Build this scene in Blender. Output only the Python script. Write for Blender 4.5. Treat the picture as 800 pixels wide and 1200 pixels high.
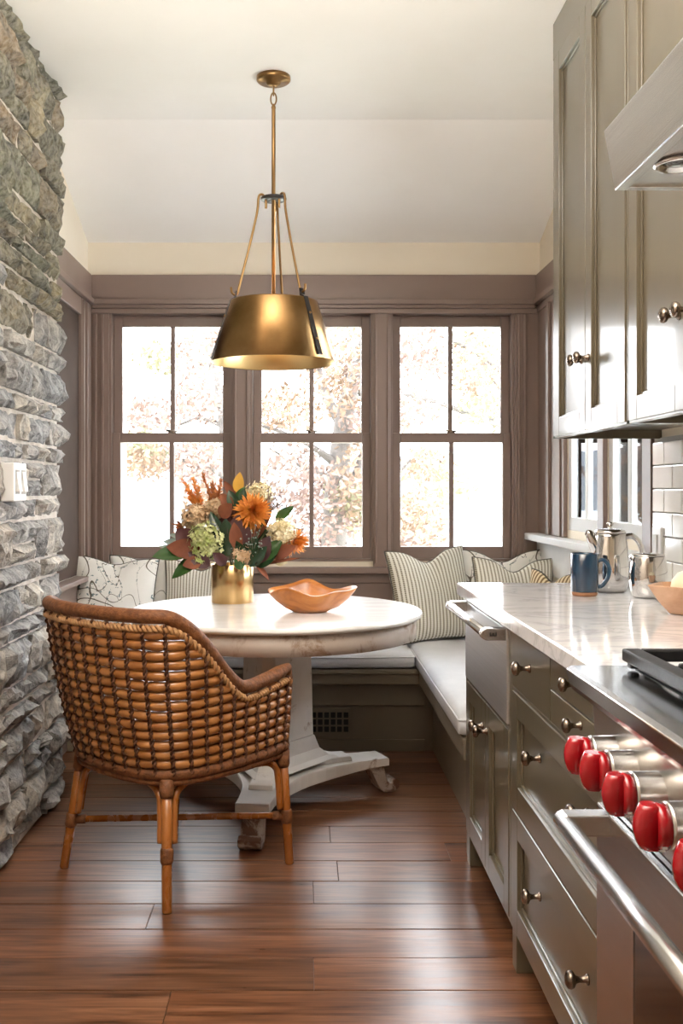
import bpy, bmesh, math, random
from mathutils import Vector, Matrix, noise
PI = math.pi
rnd = random.Random(7)
for o in list(bpy.data.objects): bpy.data.objects.remove(o)
scene = bpy.context.scene
COL = scene.collection

# ------------------------------------------------------------------ camera
EYE = 1.225; FOC = 1150.0; VPX = 357.0; VPY = 573.0       # focal length and principal point in 800x1200 pixels
cam_d = bpy.data.cameras.new('camera'); cam = bpy.data.objects.new('camera', cam_d); COL.objects.link(cam)
cam.location = (0, 0, EYE); cam.rotation_euler = (PI/2, 0, 0)
cam_d.sensor_fit = 'VERTICAL'; cam_d.sensor_height = 36.0; cam_d.sensor_width = 24.0
cam_d.lens = 36.0*FOC/1200.0
cam_d.shift_x = (400-VPX)/1200.0; cam_d.shift_y = -(600-VPY)/1200.0
cam_d.clip_start = 0.05; cam_d.clip_end = 2000
scene.camera = cam
# ------------------------------------------------------------------ light
world = bpy.data.worlds.new('overcast_sky'); scene.world = world; world.use_nodes = True
bg = world.node_tree.nodes['Background']
bg.inputs['Color'].default_value = (0.93, 0.96, 1.0, 1); bg.inputs['Strength'].default_value = 8.6
def area(name, loc, rot, sx, sy, power, color):
    l = bpy.data.lights.new(name, 'AREA'); l.shape = 'RECTANGLE'; l.size = sx; l.size_y = sy
    l.energy = power; l.color = color
    o = bpy.data.objects.new(name, l); COL.objects.link(o); o.location = loc; o.rotation_euler = rot
    return o
vs = scene.view_settings
vs.view_transform = 'Standard'; vs.look = 'None'; vs.gamma = 1.0; vs.use_curve_mapping = False
vs.exposure = 1.18
# added fill light above the view, aimed up to brighten the ceiling
area('ceiling_fill', (-.2, 1.35, 2.15), (math.radians(180), 0, 0), .8, .8, 52, (1, .94, .86))

def P(px, py, Y):
    return Vector(((px-VPX)*Y/FOC, Y, EYE-(py-VPY)*Y/FOC))

# ------------------------------------------------------------------ materials
class NT:
    def __init__(s, m):
        s.t = m.node_tree; s.n = s.t.nodes; s.b = s.n['Principled BSDF']
    def add(s, typ, **kw):
        x = s.n.new(typ)
        for k, v in kw.items(): setattr(x, k, v)
        return x
    def link(s, a, b): s.t.links.new(a, b)
    def math(s, op, a, b=None, c=None):
        x = s.n.new('ShaderNodeMath'); x.operation = op
        for i, v in enumerate((a, b, c)):
            if v is None: continue
            if isinstance(v, (int, float)): x.inputs[i].default_value = v
            else: s.link(v, x.inputs[i])
        return x.outputs[0]
    def ramp(s, fac, stops, interp='LINEAR'):
        r = s.n.new('ShaderNodeValToRGB'); r.color_ramp.interpolation = interp
        e = r.color_ramp.elements
        while len(e) < len(stops): e.new(0.5)
        for i, (p, c) in enumerate(stops):
            e[i].position = p; e[i].color = (c[0], c[1], c[2], 1)
        s.link(fac, r.inputs[0]); return r.outputs[0]
    def mix(s, fac, a, b, mode='MIX'):
        x = s.n.new('ShaderNodeMix'); x.data_type = 'RGBA'; x.blend_type = mode
        for i, v in ((0, fac), (6, a), (7, b)):
            if isinstance(v, (int, float)): x.inputs[i].default_value = v
            elif isinstance(v, tuple): x.inputs[i].default_value = (v[0], v[1], v[2], 1)
            else: s.link(v, x.inputs[i])
        return x.outputs[2]
    def coords(s, scale=(1, 1, 1), kind='Object', rand=False, rot=(0, 0, 0)):
        tc = s.n.new('ShaderNodeTexCoord'); mp = s.n.new('ShaderNodeMapping')
        mp.inputs['Scale'].default_value = scale; mp.inputs['Rotation'].default_value = rot
        s.link(tc.outputs[kind], mp.inputs[0])
        if rand:
            oi = s.n.new('ShaderNodeObjectInfo')
            m = s.math('MULTIPLY', oi.outputs['Random'], 37.0)
            s.link(m, mp.inputs['Location'])
        return mp.outputs[0]
    def noise(s, vec, scale=5, detail=4, rough=0.55, dist=0.0):
        x = s.n.new('ShaderNodeTexNoise'); x.inputs['Scale'].default_value = scale
        x.inputs['Detail'].default_value = detail; x.inputs['Roughness'].default_value = rough
        x.inputs['Distortion'].default_value = dist
        s.link(vec, x.inputs['Vector']); return x.outputs[0]
    def bump(s, h, strength=0.3, dist=0.01):
        x = s.n.new('ShaderNodeBump'); x.inputs['Strength'].default_value = strength
        x.inputs['Distance'].default_value = dist
        s.link(h, x.inputs['Height']); s.link(x.outputs[0], s.b.inputs['Normal'])
def newmat(name, col=(0.5, 0.5, 0.5), rough=0.5, metal=0.0, coat=0.0, coat_rough=0.1, spec=None):
    m = bpy.data.materials.new(name); m.use_nodes = True
    b = m.node_tree.nodes['Principled BSDF']
    b.inputs['Base Color'].default_value = (col[0], col[1], col[2], 1)
    b.inputs['Roughness'].default_value = rough; b.inputs['Metallic'].default_value = metal
    b.inputs['Coat Weight'].default_value = coat; b.inputs['Coat Roughness'].default_value = coat_rough
    if spec is not None: b.inputs['Specular IOR Level'].default_value = spec
    return m, NT(m)
M = {}
def noisy(name, c1, c2, scale=6, rough=0.5, metal=0.0, bump=0.0, bscale=None, stretch=(1, 1, 1), coat=0.0, detail=4, rand=False, bdist=0.004, lo=0.35, hi=0.65, coat_rough=0.1, kind='Object'):
    m, t = newmat(name, c1, rough, metal, coat, coat_rough)
    v = t.coords(stretch, kind, rand)
    n = t.noise(v, scale, detail)
    t.link(t.ramp(n, [(lo, c1), (hi, c2)]), t.b.inputs['Base Color'])
    if bump:
        h = t.noise(v, bscale or scale, detail)
        t.bump(h, bump, bdist)
    M[name] = m; return m

noisy('ceiling_white', (0.93, 0.91, 0.87), (0.95, 0.93, 0.895), 3, .75, bump=.04, bscale=90)
noisy('wall_cream', (0.8, 0.715, 0.58), (0.82, 0.74, 0.61), 3, .7, bump=.04, bscale=90)
noisy('trim_taupe', (0.225, 0.158, 0.13), (0.245, 0.173, 0.143), 4, .42, bump=.03, bscale=60, coat=.08)
noisy('cabinet_greige', (0.118, 0.095, 0.06), (0.13, 0.106, 0.068), 5, .28, bump=.015, bscale=70, coat=.55, coat_rough=.10)
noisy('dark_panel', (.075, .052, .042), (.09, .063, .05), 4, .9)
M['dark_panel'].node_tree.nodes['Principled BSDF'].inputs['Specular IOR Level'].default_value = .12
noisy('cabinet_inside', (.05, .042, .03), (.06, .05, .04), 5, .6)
noisy('bench_paint', (0.2, 0.165, 0.115), (0.215, 0.178, 0.126), 5, .45, bump=.03, bscale=60)
noisy('stainless', (.60, .59, .58), (.66, .65, .635), 1.5, .27, 1.0, bump=.06, bscale=3, stretch=(120, 1, 120), bdist=.002)
noisy('steel_satin', (.66, .66, .67), (.72, .72, .73), 1.5, .40, 1.0, bump=.15, bscale=3, stretch=(160, 1, 160), bdist=.002)
noisy('steel_smooth', (.64, .64, .64), (.69, .69, .685), 1.5, .15, 1.0)
noisy('polished_steel', (.72, .71, .70), (.76, .75, .74), 3, .07, 1.0)
noisy('brass_aged', (0.27, 0.155, 0.062), (0.39, 0.235, 0.1), 7, .30, 1.0, bump=.05, bscale=30)
noisy('brass_vase', (.55, .36, .16), (.68, .47, .23), 1.5, .25, 1.0, stretch=(14, 14, .6))
noisy('brass_inside', (.75, .52, .22), (.8, .58, .28), 5, .35, 1.0)
noisy('strap_dark', (.045, .042, .045), (.07, .064, .066), 10, .35, .8)
noisy('knob_bronze', (.22, .175, .14), (.33, .27, .225), 9, .24, 1.0)
noisy('grate_iron', (.018, .018, .02), (.03, .03, .033), 40, .45, .3, bump=.1, bscale=120)
noisy('black_glass', (.008, .008, .009), (.012, .011, .011), 5, .08, 0, coat=.6)
noisy('knob_red', (0.33, 0.003, 0.008), (0.37, 0.004, 0.01), 5, .22, coat=.6)
noisy('mark_white', (.85, .85, .85), (.9, .9, .9), 5, .5)
noisy('white_plastic', (.82, .81, .80), (.86, .85, .84), 5, .35)
noisy('mortar', (0.6, 0.53, 0.46), (0.78, 0.72, 0.66), 18, .9, bump=.5, bscale=60, bdist=.006)
noisy('tile_glaze', (.80, .77, .70), (.87, .85, .80), 2.0, .12, bump=.08, bscale=9, rand=True, coat=.5)
noisy('grout', (.42, .40, .37), (.48, .46, .43), 20, .9)
noisy('vent_dark', (.015, .014, .012), (.02, .02, .018), 5, .8)
noisy('vase_dark', (.05, .035, .02), (.06, .04, .025), 5, .7)
noisy('cane', (0.34, 0.125, 0.03), (0.52, 0.225, 0.068), 14, .32, stretch=(1, 1, 1), bump=.12, bscale=30, coat=.3)
noisy('fiber_wrap', (0.13, 0.042, 0.012), (0.25, 0.092, 0.028), 60, .6, bump=.7, bscale=120, bdist=.004)
noisy('fiber_cord', (0.075, 0.025, 0.009), (0.15, 0.052, 0.018), 80, .7, bump=.7, bscale=160, bdist=.003)
noisy('braid_pale', (0.42, 0.2, 0.075), (0.56, 0.31, 0.135), 30, .5, bump=.3, bscale=80)
noisy('cushion_grey', (0.64, 0.655, 0.69), (0.74, 0.755, 0.79), 4, .95, bump=.35, bscale=220, bdist=.003, detail=6)
noisy('piping_dark', (.07, .07, .06), (.12, .11, .09), 90, .9)
noisy('ceramic_blue', (0.004, 0.016, 0.045), (0.018, 0.06, 0.11), 7, .18, coat=.6, stretch=(3, 3, .6))
noisy('ceramic_clay', (.30, .13, .06), (.40, .2, .1), 20, .6)
noisy('fruit_pale', (.80, .72, .50), (.86, .78, .58), 8, .45)
noisy('stem_green', (.07, .10, .03), (.12, .14, .05), 8, .6)
noisy('leaf_green', (.022, .075, .016), (.06, .15, .035), 12, .22, coat=.35)
noisy('leaf_dark', (.010, .030, .014), (.022, .06, .025), 12, .22, coat=.35)
noisy('leaf_rust', (0.17, 0.045, 0.018), (0.27, 0.085, 0.035), 14, .7)
noisy('leaf_burgundy', (.055, .018, .022), (.10, .03, .03), 10, .5)
noisy('leaf_yellow', (.62, .32, .03), (.72, .42, .06), 12, .5)
noisy('leaf_silver', (.22, .29, .26), (.33, .40, .36), 12, .6)
noisy('petal_green', (0.34, 0.4, 0.1), (0.66, 0.66, 0.36), 25, .75)
noisy('petal_beige', (0.5, 0.3, 0.15), (0.8, 0.62, 0.42), 25, .75)
noisy('petal_cream', (0.66, 0.54, 0.28), (0.86, 0.78, 0.56), 25, .75)
noisy('petal_orange', (.62, .17, .02), (.78, .32, .05), 30, .65)
noisy('petal_rust', (.30, .08, .02), (.48, .17, .04), 30, .7)
noisy('berry_brown', (.16, .10, .08), (.28, .20, .16), 30, .5)
noisy('table_top', (.74, .715, .69), (.84, .82, .80), 3.5, .25, bump=.08, bscale=14, stretch=(1, 5, 1), coat=.3, coat_rough=.15)
noisy('lamp_socket', (.7, .66, .55), (.75, .7, .6), 5, .5)
# autumn trees, hills: glare put in the colours; lawn, lake paled to bounce light
noisy('bark', (0.09, 0.08, 0.075), (0.12, 0.105, 0.1), 9, .9, bump=.6, bscale=20, bdist=.03)
noisy('autumn_orange', (0.155, 0.095, 0.06), (0.19, 0.128, 0.088), 1.2, .8)
noisy('autumn_pink', (0.16, 0.1, 0.085), (0.19, 0.135, 0.112), 1.2, .8)
noisy('autumn_yellow', (0.17, 0.15, 0.08), (0.155, 0.16, 0.095), 1.2, .8)
noisy('lawn', (.52, .54, .44), (.58, .57, .46), 0.4, .9)
noisy('lake_water', (.5, .54, .57), (.53, .57, .60), .02, .35)
noisy('far_hill', (0.105, 0.115, 0.13), (0.115, 0.123, 0.135), .02, .95)
noisy('metal_painted', (.40, .40, .41), (.45, .45, .46), 4, .5)
noisy('shutter_blue', (.035, .09, .16), (.05, .12, .20), 5, .6)
noisy('screen_white', (.66, .66, .65), (.7, .7, .69), 5, .6)

def wood(name, stops, stretch=(1.4, 26, 26), scale=2.2, rough=.33, bump=.10, coat=.25, rand=True, ringscale=1.0):
    m, t = newmat(name, (.3, .12, .05), rough, 0, coat, .22)
    v = t.coords(stretch, 'Object', rand)
    n = t.noise(v, scale, 6, .62, .9)
    v2 = t.coords((stretch[0]*.5, stretch[1]*.25, stretch[2]*.25), 'Object', rand)
    n2 = t.noise(v2, scale, 3, .5, 1.6)
    f = t.math('ADD', t.math('MULTIPLY', n, .6), t.math('MULTIPLY', n2, .4))
    c = t.ramp(f, stops)
    if rand:
        oi = t.add('ShaderNodeObjectInfo')
        dk = t.ramp(oi.outputs['Random'], [(0, (.72, .70, .70)), (.5, (1, 1, 1)), (1, (1.0, .9, .84))])
        c = t.mix(1.0, c, dk, 'MULTIPLY')
    t.link(c, t.b.inputs['Base Color'])
    t.link(t.math('ADD', rough-.08, t.math('MULTIPLY', n, .2)), t.b.inputs['Roughness'])
    t.bump(f, bump, .004); M[name] = m
wood('floor_oak', [(.32, (.035, .013, .007)), (.43, (.12, .050, .024)), (.54, (.205, .092, .046)), (.68, (.32, .16, .090))], rough=.30, bump=.16)
wood('bowl_olive', [(.3, (.26, .07, .012)), (.5, (.56, .20, .04)), (.7, (.68, .30, .08))], (5, 16, 12), 1.2, .32, .05, .4, False)
wood('bowl_pale', [(.3, (.44, .22, .11)), (.5, (.62, .36, .22)), (.7, (.72, .48, .32))], (14, 4, 8), 1.2, .45, .05, .1, False)
wood('cane_pole', [(.3, (.22, .062, .012)), (.5, (.36, .115, .022)), (.7, (.46, .175, .045))], (9, 9, 2), 2.2, .25, .04, .5, False)

# stone: split faces, colours per stone; a grey-to-buff set and an olive-brown set used higher up
def split_stone(name, stops):
    m, t = newmat(name, (.4, .4, .4), .85)
    v = t.coords((1, 1, 1), 'Object', True)
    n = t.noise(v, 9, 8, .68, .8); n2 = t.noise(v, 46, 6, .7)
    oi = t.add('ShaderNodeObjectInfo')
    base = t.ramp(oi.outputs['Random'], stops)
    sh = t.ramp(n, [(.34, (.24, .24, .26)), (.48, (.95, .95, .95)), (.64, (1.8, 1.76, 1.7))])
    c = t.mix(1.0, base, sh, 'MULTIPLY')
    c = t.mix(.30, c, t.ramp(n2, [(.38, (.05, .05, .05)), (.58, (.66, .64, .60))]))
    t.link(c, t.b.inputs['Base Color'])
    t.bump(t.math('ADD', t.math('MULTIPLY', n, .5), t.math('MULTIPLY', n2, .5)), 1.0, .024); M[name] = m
split_stone('split_stone', [(0, (.17, .175, .19)), (.25, (.40, .39, .385)), (.5, (.50, .455, .39)), (.75, (.28, .29, .315)), (1, (.44, .38, .31))])
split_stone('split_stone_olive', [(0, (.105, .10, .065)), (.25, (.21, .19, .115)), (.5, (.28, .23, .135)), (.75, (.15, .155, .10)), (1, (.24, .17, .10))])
# worn white paint
def worn(name, paint1, paint2, under, amount, scale):
    m, t = newmat(name, paint1, .55)
    v = t.coords((1, 1, 1)); n = t.noise(v, 5, 4); s = t.noise(v, scale, 7, .7, .4)
    c = t.mix(t.ramp(s, [(amount, (0, 0, 0)), (amount+.09, (1, 1, 1))]), t.ramp(n, [(.35, paint1), (.65, paint2)]), under)
    t.link(c, t.b.inputs['Base Color']); t.bump(s, .25, .003); M[name] = m
worn('worn_paint', (.62, .58, .54), (.74, .70, .66), (.30, .20, .14), .60, 9)
worn('apron_wood', (.50, .41, .35), (.60, .52, .46), (.33, .22, .15), .52, 7)
worn('foot_worn', (.36, .28, .23), (.46, .39, .34), (.13, .06, .035), .44, 12)
# marble counter
m, t = newmat('counter_marble', (.7, .7, .7), .10, 0, .3, .05)
v = t.coords((1, 1.6, 1)); n = t.noise(v, 2.4, 8, .6, 1.6)
vein = t.math('ABSOLUTE', t.math('SUBTRACT', n, .5))
c = t.ramp(vein, [(0, (.60, .60, .63)), (.035, (.74, .74, .77)), (.16, (.80, .80, .815))])
t.link(c, t.b.inputs['Base Color']); M['counter_marble'] = m
# clear window glass: mostly transparent with a mirror share by angle
m = bpy.data.materials.new('window_glass'); m.use_nodes = True
nt = m.node_tree; nt.nodes.remove(nt.nodes['Principled BSDF'])
tr = nt.nodes.new('ShaderNodeBsdfTransparent'); gl = nt.nodes.new('ShaderNodeBsdfGlossy'); fr = nt.nodes.new('ShaderNodeFresnel'); mx = nt.nodes.new('ShaderNodeMixShader')
tr.inputs[0].default_value = (.97, .98, .98, 1); gl.inputs['Roughness'].default_value = .02; fr.inputs[0].default_value = 1.45
nt.links.new(fr.outputs[0], mx.inputs[0]); nt.links.new(tr.outputs[0], mx.inputs[1]); nt.links.new(gl.outputs[0], mx.inputs[2])
nt.links.new(mx.outputs[0], nt.nodes['Material Output'].inputs[0]); M['window_glass'] = m
# striped cushion cover (UV)
m, t = newmat('ticking_stripe', (.8, .8, .75), .95)
uv = t.coords((1, 1, 1), 'UV'); sep = t.add('ShaderNodeSeparateXYZ'); t.link(uv, sep.inputs[0])
su = t.math('SINE', t.math('MULTIPLY', sep.outputs[0], 2*PI*23)); sv = t.math('SINE', t.math('MULTIPLY', sep.outputs[1], 2*PI*46))
dash = t.math('MULTIPLY', t.math('GREATER_THAN', su, .25), t.math('ADD', t.math('MULTIPLY', t.math('GREATER_THAN', sv, -.55), .8), .2))
c = t.mix(dash, (.80, .78, .70), (.20, .17, .105))
t.link(c, t.b.inputs['Base Color']); t.bump(sv, .2, .002); M['ticking_stripe'] = m
m2, t2 = newmat('ticking_ochre', (.8, .7, .5), .95)
uv = t2.coords((1, 1, 1), 'UV'); sep = t2.add('ShaderNodeSeparateXYZ'); t2.link(uv, sep.inputs[0])
su = t2.math('SINE', t2.math('MULTIPLY', sep.outputs[0], 2*PI*15))
t2.link(t2.mix(t2.math('GREATER_THAN', su, .1), (.72, .60, .40), (.20, .13, .06)), t2.b.inputs['Base Color']); M['ticking_ochre'] = m2
# botanical print (UV): winding stems with leaf blots
m, t = newmat('botanical_print', (.8, .8, .77), .95)
uv = t.coords((1, 1, 1), 'UV')
a = t.noise(uv, 1.7, 1, .4, .6); b_ = t.noise(t.coords((1.5, .7, 1), 'UV', False, (0, 0, .7)), 3.0, 1, .4, 1.0); lf = t.noise(uv, 24, 2, .5)
l1 = t.math('LESS_THAN', t.math('ABSOLUTE', t.math('SUBTRACT', a, .5)), .0045)
l2 = t.math('LESS_THAN', t.math('ABSOLUTE', t.math('SUBTRACT', b_, .48)), .0065)
near = t.math('LESS_THAN', t.math('ABSOLUTE', t.math('SUBTRACT', b_, .48)), .06)
blot = t.math('MULTIPLY', near, t.math('GREATER_THAN', lf, .60))
c = t.mix(blot, (.80, .785, .74), (.16, .215, .225)); c = t.mix(t.math('MAXIMUM', l1, l2), c, (.13, .11, .085))
t.link(c, t.b.inputs['Base Color']); M['botanical_print'] = m

# ------------------------------------------------------------------ mesh helpers
class MB:
    def __init__(s): s.v = []; s.f = []; s.m = []; s.uv = None; s.cm = 0; s.smooth = []
    def face(s, idx, smooth=False): s.f.append(tuple(idx)); s.m.append(s.cm); s.smooth.append(smooth)
    def box(s, a, b):
        x0, x1 = sorted((a[0], b[0])); y0, y1 = sorted((a[1], b[1])); z0, z1 = sorted((a[2], b[2])); n = len(s.v)
        s.v += [(x0, y0, z0), (x1, y0, z0), (x1, y1, z0), (x0, y1, z0), (x0, y0, z1), (x1, y0, z1), (x1, y1, z1), (x0, y1, z1)]
        for q in ((0, 3, 2, 1), (4, 5, 6, 7), (0, 1, 5, 4), (1, 2, 6, 5), (2, 3, 7, 6), (3, 0, 4, 7)): s.face([n+i for i in q])
        return s
    def prism(s, pts, axis, lo, hi):
        n = len(s.v); k = len(pts)
        def mk(p, h): return {'x': (h, p[0], p[1]), 'y': (p[0], h, p[1]), 'z': (p[0], p[1], h)}[axis]
        s.v += [mk(p, lo) for p in pts]+[mk(p, hi) for p in pts]
        for i in range(k): j = (i+1) % k; s.face((n+i, n+j, n+k+j, n+k+i))
        s.face([n+i for i in reversed(range(k))]); s.face([n+k+i for i in range(k)]); return s
    def tube(s, pts, rad, seg=10, closed=False, caps=True, flat=1.0):
        pts = [Vector(p) for p in pts]; k = len(pts)
        if isinstance(rad, (int, float)): rad = [rad]*k
        n0 = len(s.v); up = None
        for i, p in enumerate(pts):
            if closed: d = pts[(i+1) % k]-pts[i-1]
            else: d = pts[min(i+1, k-1)]-pts[max(i-1, 0)]
            d.normalize()
            if up is None:
                up = Vector((0, 0, 1)) if abs(d.z) < .9 else Vector((1, 0, 0))
            x = up-d*up.dot(d)
            if x.length < 1e-4: x = Vector((1, 0, 0))-d*d.x
            x.normalize(); y = d.cross(x); up = x
            for j in range(seg):
                a = 2*PI*j/seg
                s.v.append(tuple(p+(x*math.cos(a)+y*math.sin(a)*flat)*rad[i]))
        for i in range(k if closed else k-1):
            a = n0+i*seg; b = n0+((i+1) % k)*seg
            for j in range(seg):
                jj = (j+1) % seg; s.face((a+j, a+jj, b+jj, b+j), True)
        if caps and not closed:
            s.face([n0+j for j in reversed(range(seg))]); s.face([n0+(k-1)*seg+j for j in range(seg)])
        return s
    def lathe(s, prof, c=(0, 0, 0), seg=32, axis='z', closed=False):
        n0 = len(s.v); k = len(prof)
        for r, h in prof:
            for j in range(seg):
                a = 2*PI*j/seg; ca, sa = r*math.cos(a), r*math.sin(a)
                d = {'z': (ca, sa, h), 'x': (h, ca, sa), 'y': (sa, h, ca)}[axis]
                s.v.append((c[0]+d[0], c[1]+d[1], c[2]+d[2]))
        for i in range(k-1 if not closed else k):
            for j in range(seg):
                jj = (j+1) % seg; a = n0+i*seg; b = n0+((i+1) % k)*seg
                s.face((a+j, a+jj, b+jj, b+j), True)
        if not closed:
            if prof[0][0] > 1e-6: s.face([n0+j for j in reversed(range(seg))])
            if prof[-1][0] > 1e-6: s.face([n0+(k-1)*seg+j for j in range(seg)])
        return s
    def ball(s, c, r, seg=10, rings=6):
        rr = r if isinstance(r, (tuple, list)) else (r, r, r); n0 = len(s.v)
        for i in range(rings+1):
            th = PI*i/rings
            for j in range(seg):
                a = 2*PI*j/seg
                s.v.append((c[0]+rr[0]*math.sin(th)*math.cos(a), c[1]+rr[1]*math.sin(th)*math.sin(a), c[2]+rr[2]*math.cos(th)))
        for i in range(rings):
            for j in range(seg):
                jj = (j+1) % seg; s.face((n0+i*seg+j, n0+(i+1)*seg+j, n0+(i+1)*seg+jj, n0+i*seg+jj), True)
        return s
    def build(s, name, mat, parent=None, bevel=0.0, world=True, segs=2, weld=False, subsurf=0, shade=None):
        me = bpy.data.meshes.new(name)
        vv = s.v
        if parent is not None and world:
            r = parent
            while r.parent: r = r.parent
            inv = Matrix.LocRotScale(r.location, r.rotation_euler, None).inverted()
            vv = [tuple(inv @ Vector(p)) for p in vv]
        me.from_pydata(vv, [], s.f)
        mats = mat if isinstance(mat, (list, tuple)) else [mat]
        for x in mats: me.materials.append(M[x])
        me.polygons.foreach_set('material_index', s.m)
        me.polygons.foreach_set('use_smooth', s.smooth if shade is None else [shade]*len(s.f))
        if s.uv:
            l = me.uv_layers.new(name='UVMap')
            for li, lp in enumerate(me.loops): l.data[li].uv = s.uv[lp.vertex_index]
        bm = bmesh.new(); bm.from_mesh(me)
        if weld: bmesh.ops.remove_doubles(bm, verts=bm.verts, dist=1e-5)
        bmesh.ops.recalc_face_normals(bm, faces=bm.faces); bm.to_mesh(me); bm.free()
        me.update()
        o = bpy.data.objects.new(name, me); COL.objects.link(o); o.parent = parent
        if bevel:
            b = o.modifiers.new('bevel', 'BEVEL'); b.width = bevel; b.segments = segs; b.limit_method = 'ANGLE'; b.angle_limit = .6
        if subsurf:
            ss = o.modifiers.new('subd', 'SUBSURF'); ss.levels = subsurf; ss.render_levels = subsurf
        return o
def tag(o, label, cat=None, group=None, kind=None):
    o['label'] = label
    if cat: o['category'] = cat
    if group: o['group'] = group
    if kind: o['kind'] = kind
    return o
def thing(name, label, cat, loc=(0, 0, 0), rotz=0, group=None, kind=None):
    o = bpy.data.objects.new(name, None); COL.objects.link(o); o.location = loc; o.rotation_euler = (0, 0, rotz)
    o.empty_display_size = .05
    return tag(o, label, cat, group, kind)
def bx(name, a, b, mat, parent=None, bevel=.002, world=True): return MB().box(a, b).build(name, mat, parent, bevel, world)
def catmull(pts, n):
    pts = [Vector(p) for p in pts]; out = []; k = len(pts)
    for i in range(k-1):
        p0 = pts[max(i-1, 0)]; p1 = pts[i]; p2 = pts[i+1]; p3 = pts[min(i+2, k-1)]
        for j in range(n):
            t = j/n
            out.append(.5*((2*p1)+(p2-p0)*t+(2*p0-5*p1+4*p2-p3)*t*t+(3*p1-p0-3*p2+p3)*t**3))
    out.append(pts[-1]); return out
def resample(pts, n):
    L = [0]
    for i in range(1, len(pts)): L.append(L[-1]+(pts[i]-pts[i-1]).length)
    out = []; i = 0
    for k in range(n):
        d = L[-1]*k/(n-1)
        while i < len(pts)-2 and L[i+1] < d: i += 1
        sg = L[i+1]-L[i]
        out.append(pts[i].lerp(pts[i+1], (d-L[i])/sg if sg > 0 else 0))
    return out
def sstep(a, b, x):
    t = min(1, max(0, (x-a)/(b-a))); return t*t*(3-2*t)
# ================================================================== THE SETTING
XL, XR, YB, ZC = -1.126, 1.22, 5.10, 2.82
XF = .531               # lower cabinet faces
YEND = 3.25             # far end of the counter run
STONE_X, STONE_Y = -.962, 3.95
# ---- floor of wide boards
fl = MB().box((-3.2, -2.5, -.08), (1.6, 5.4, -.022)).build('floor', 'floor_oak')
tag(fl, 'brown oak plank floor with wide boards running across the room', 'floor', kind='structure')
PW = .167; row = 0; y = 3.902+PW*6
while y > -.6:
    x = -1.35-rnd.random()*1.2
    if y-PW < 1.6: x = -2.2
    while x < 1.25:
        L = 1.1+rnd.random()*1.1; x1 = min(x+L, 1.3)
        if x1 > -1.35:
            zt = -rnd.random()*.0012
            bx('plank', (x+.0005, y-PW+.0017, -.022), (x1-.0005, y-.0017, zt), 'floor_oak', fl, .0012)
        x = x1
    y -= PW
# ---- ceiling: flat over the kitchen, sloping down to the window wall
cl = MB().prism([(-2.6, ZC), (4.24, ZC), (YB, 2.505), (YB+.25, 2.505-.09), (YB+.25, 3.0), (-2.6, 3.0)], 'x', -3.2, 1.5).build('ceiling', 'ceiling_white')
tag(cl, 'white plaster ceiling sloping down toward the window wall', 'ceiling', kind='structure')
wk = MB().box((-3.2, -2.62, -.02), (1.5, -2.5, 2.9)).build('added_wall_behind', 'wall_cream'); tag(wk, 'added unseen cream wall behind the camera', 'wall', kind='structure')  # unseen end wall, put in to block sky light from behind
# ---- back wall around the three windows
WZ0, WZ1 = .850, 2.150          # rough window opening heights
wins = [(128, 273), (293, 437), (457, 602)]
def bxX(px): return (px-VPX)*YB/FOC
def bzZ(py): return EYE-(py-VPY)*YB/FOC
ops = [(bxX(a), bxX(b)) for a, b in wins]
wb = MB()
TH = .16
wb.box((XL-.3, YB, -.02), (XR+.3, YB+TH, WZ0)); wb.box((XL-.3, YB, WZ1), (XR+.3, YB+TH, 2.56))
xs = [XL-.3]+[q for o_ in ops for q in o_]+[XR+.3]
for i in range(0, len(xs), 2): wb.box((xs[i], YB, WZ0), (xs[i+1], YB+TH, WZ1))
wbo = wb.build('wall_back', 'wall_cream'); tag(wbo, 'cream window wall above the taupe panelling', 'wall', kind='structure')
def trim(n, boxes, label, mat='trim_taupe', bevel=.003):
    r = thing('trim_%d' % n, label, 'trim', kind='structure')
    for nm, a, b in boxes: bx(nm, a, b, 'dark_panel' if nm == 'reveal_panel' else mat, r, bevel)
    return r
Y0 = YB
zf0, zf1 = bzZ(352), bzZ(323)
bt = [('frieze_board', (XL+.024, Y0-.024, zf0), (XR-.024, Y0, zf1)),
      ('cap_moulding', (XL+.034, Y0-.042, bzZ(358)), (XR-.034, Y0, zf0)),
      ('bed_moulding', (XL+.028, Y0-.030, bzZ(362)), (XR-.028, Y0, bzZ(358)))]
cas = [(XL, bxX(128)), (bxX(273), bxX(293)), (bxX(437), bxX(457)), (bxX(602), XR)]
bt.append(('head_casing', (XL, Y0-.018, WZ1-.015), (XR, Y0, bzZ(362))))
for a, b in cas: bt.append(('casing', (a, Y0-.019, .80), (b, Y0, WZ1-.016)))
for px in (113, 121): bt.append(('casing_bead', (bxX(px)-.007, Y0-.031, .84), (bxX(px)+.007, Y0-.017, WZ1-.02)))
for px in (607, 614): bt.append(('casing_bead', (bxX(px)-.007, Y0-.031, .84), (bxX(px)+.007, Y0-.017, WZ1-.02)))
for px in (283, 447):
    for d in (-.032, .032): bt.append(('casing_bead', (bxX(px)+d-.005, Y0-.026, .84), (bxX(px)+d+.005, Y0-.017, WZ1-.02)))
trim(1, bt, 'taupe painted casing and frieze boards framing the three back windows')
trim(2, [('stool', (XL, Y0-.075, bzZ(671)), (XR, Y0, bzZ(664))), ('apron', (XL, Y0-.03, .74), (XR, Y0, bzZ(672))), ('wainscot_panel', (XL, Y0-.018, .45), (XR, Y0, .739))],
     'taupe window stool and panelling below the three back windows')
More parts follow.
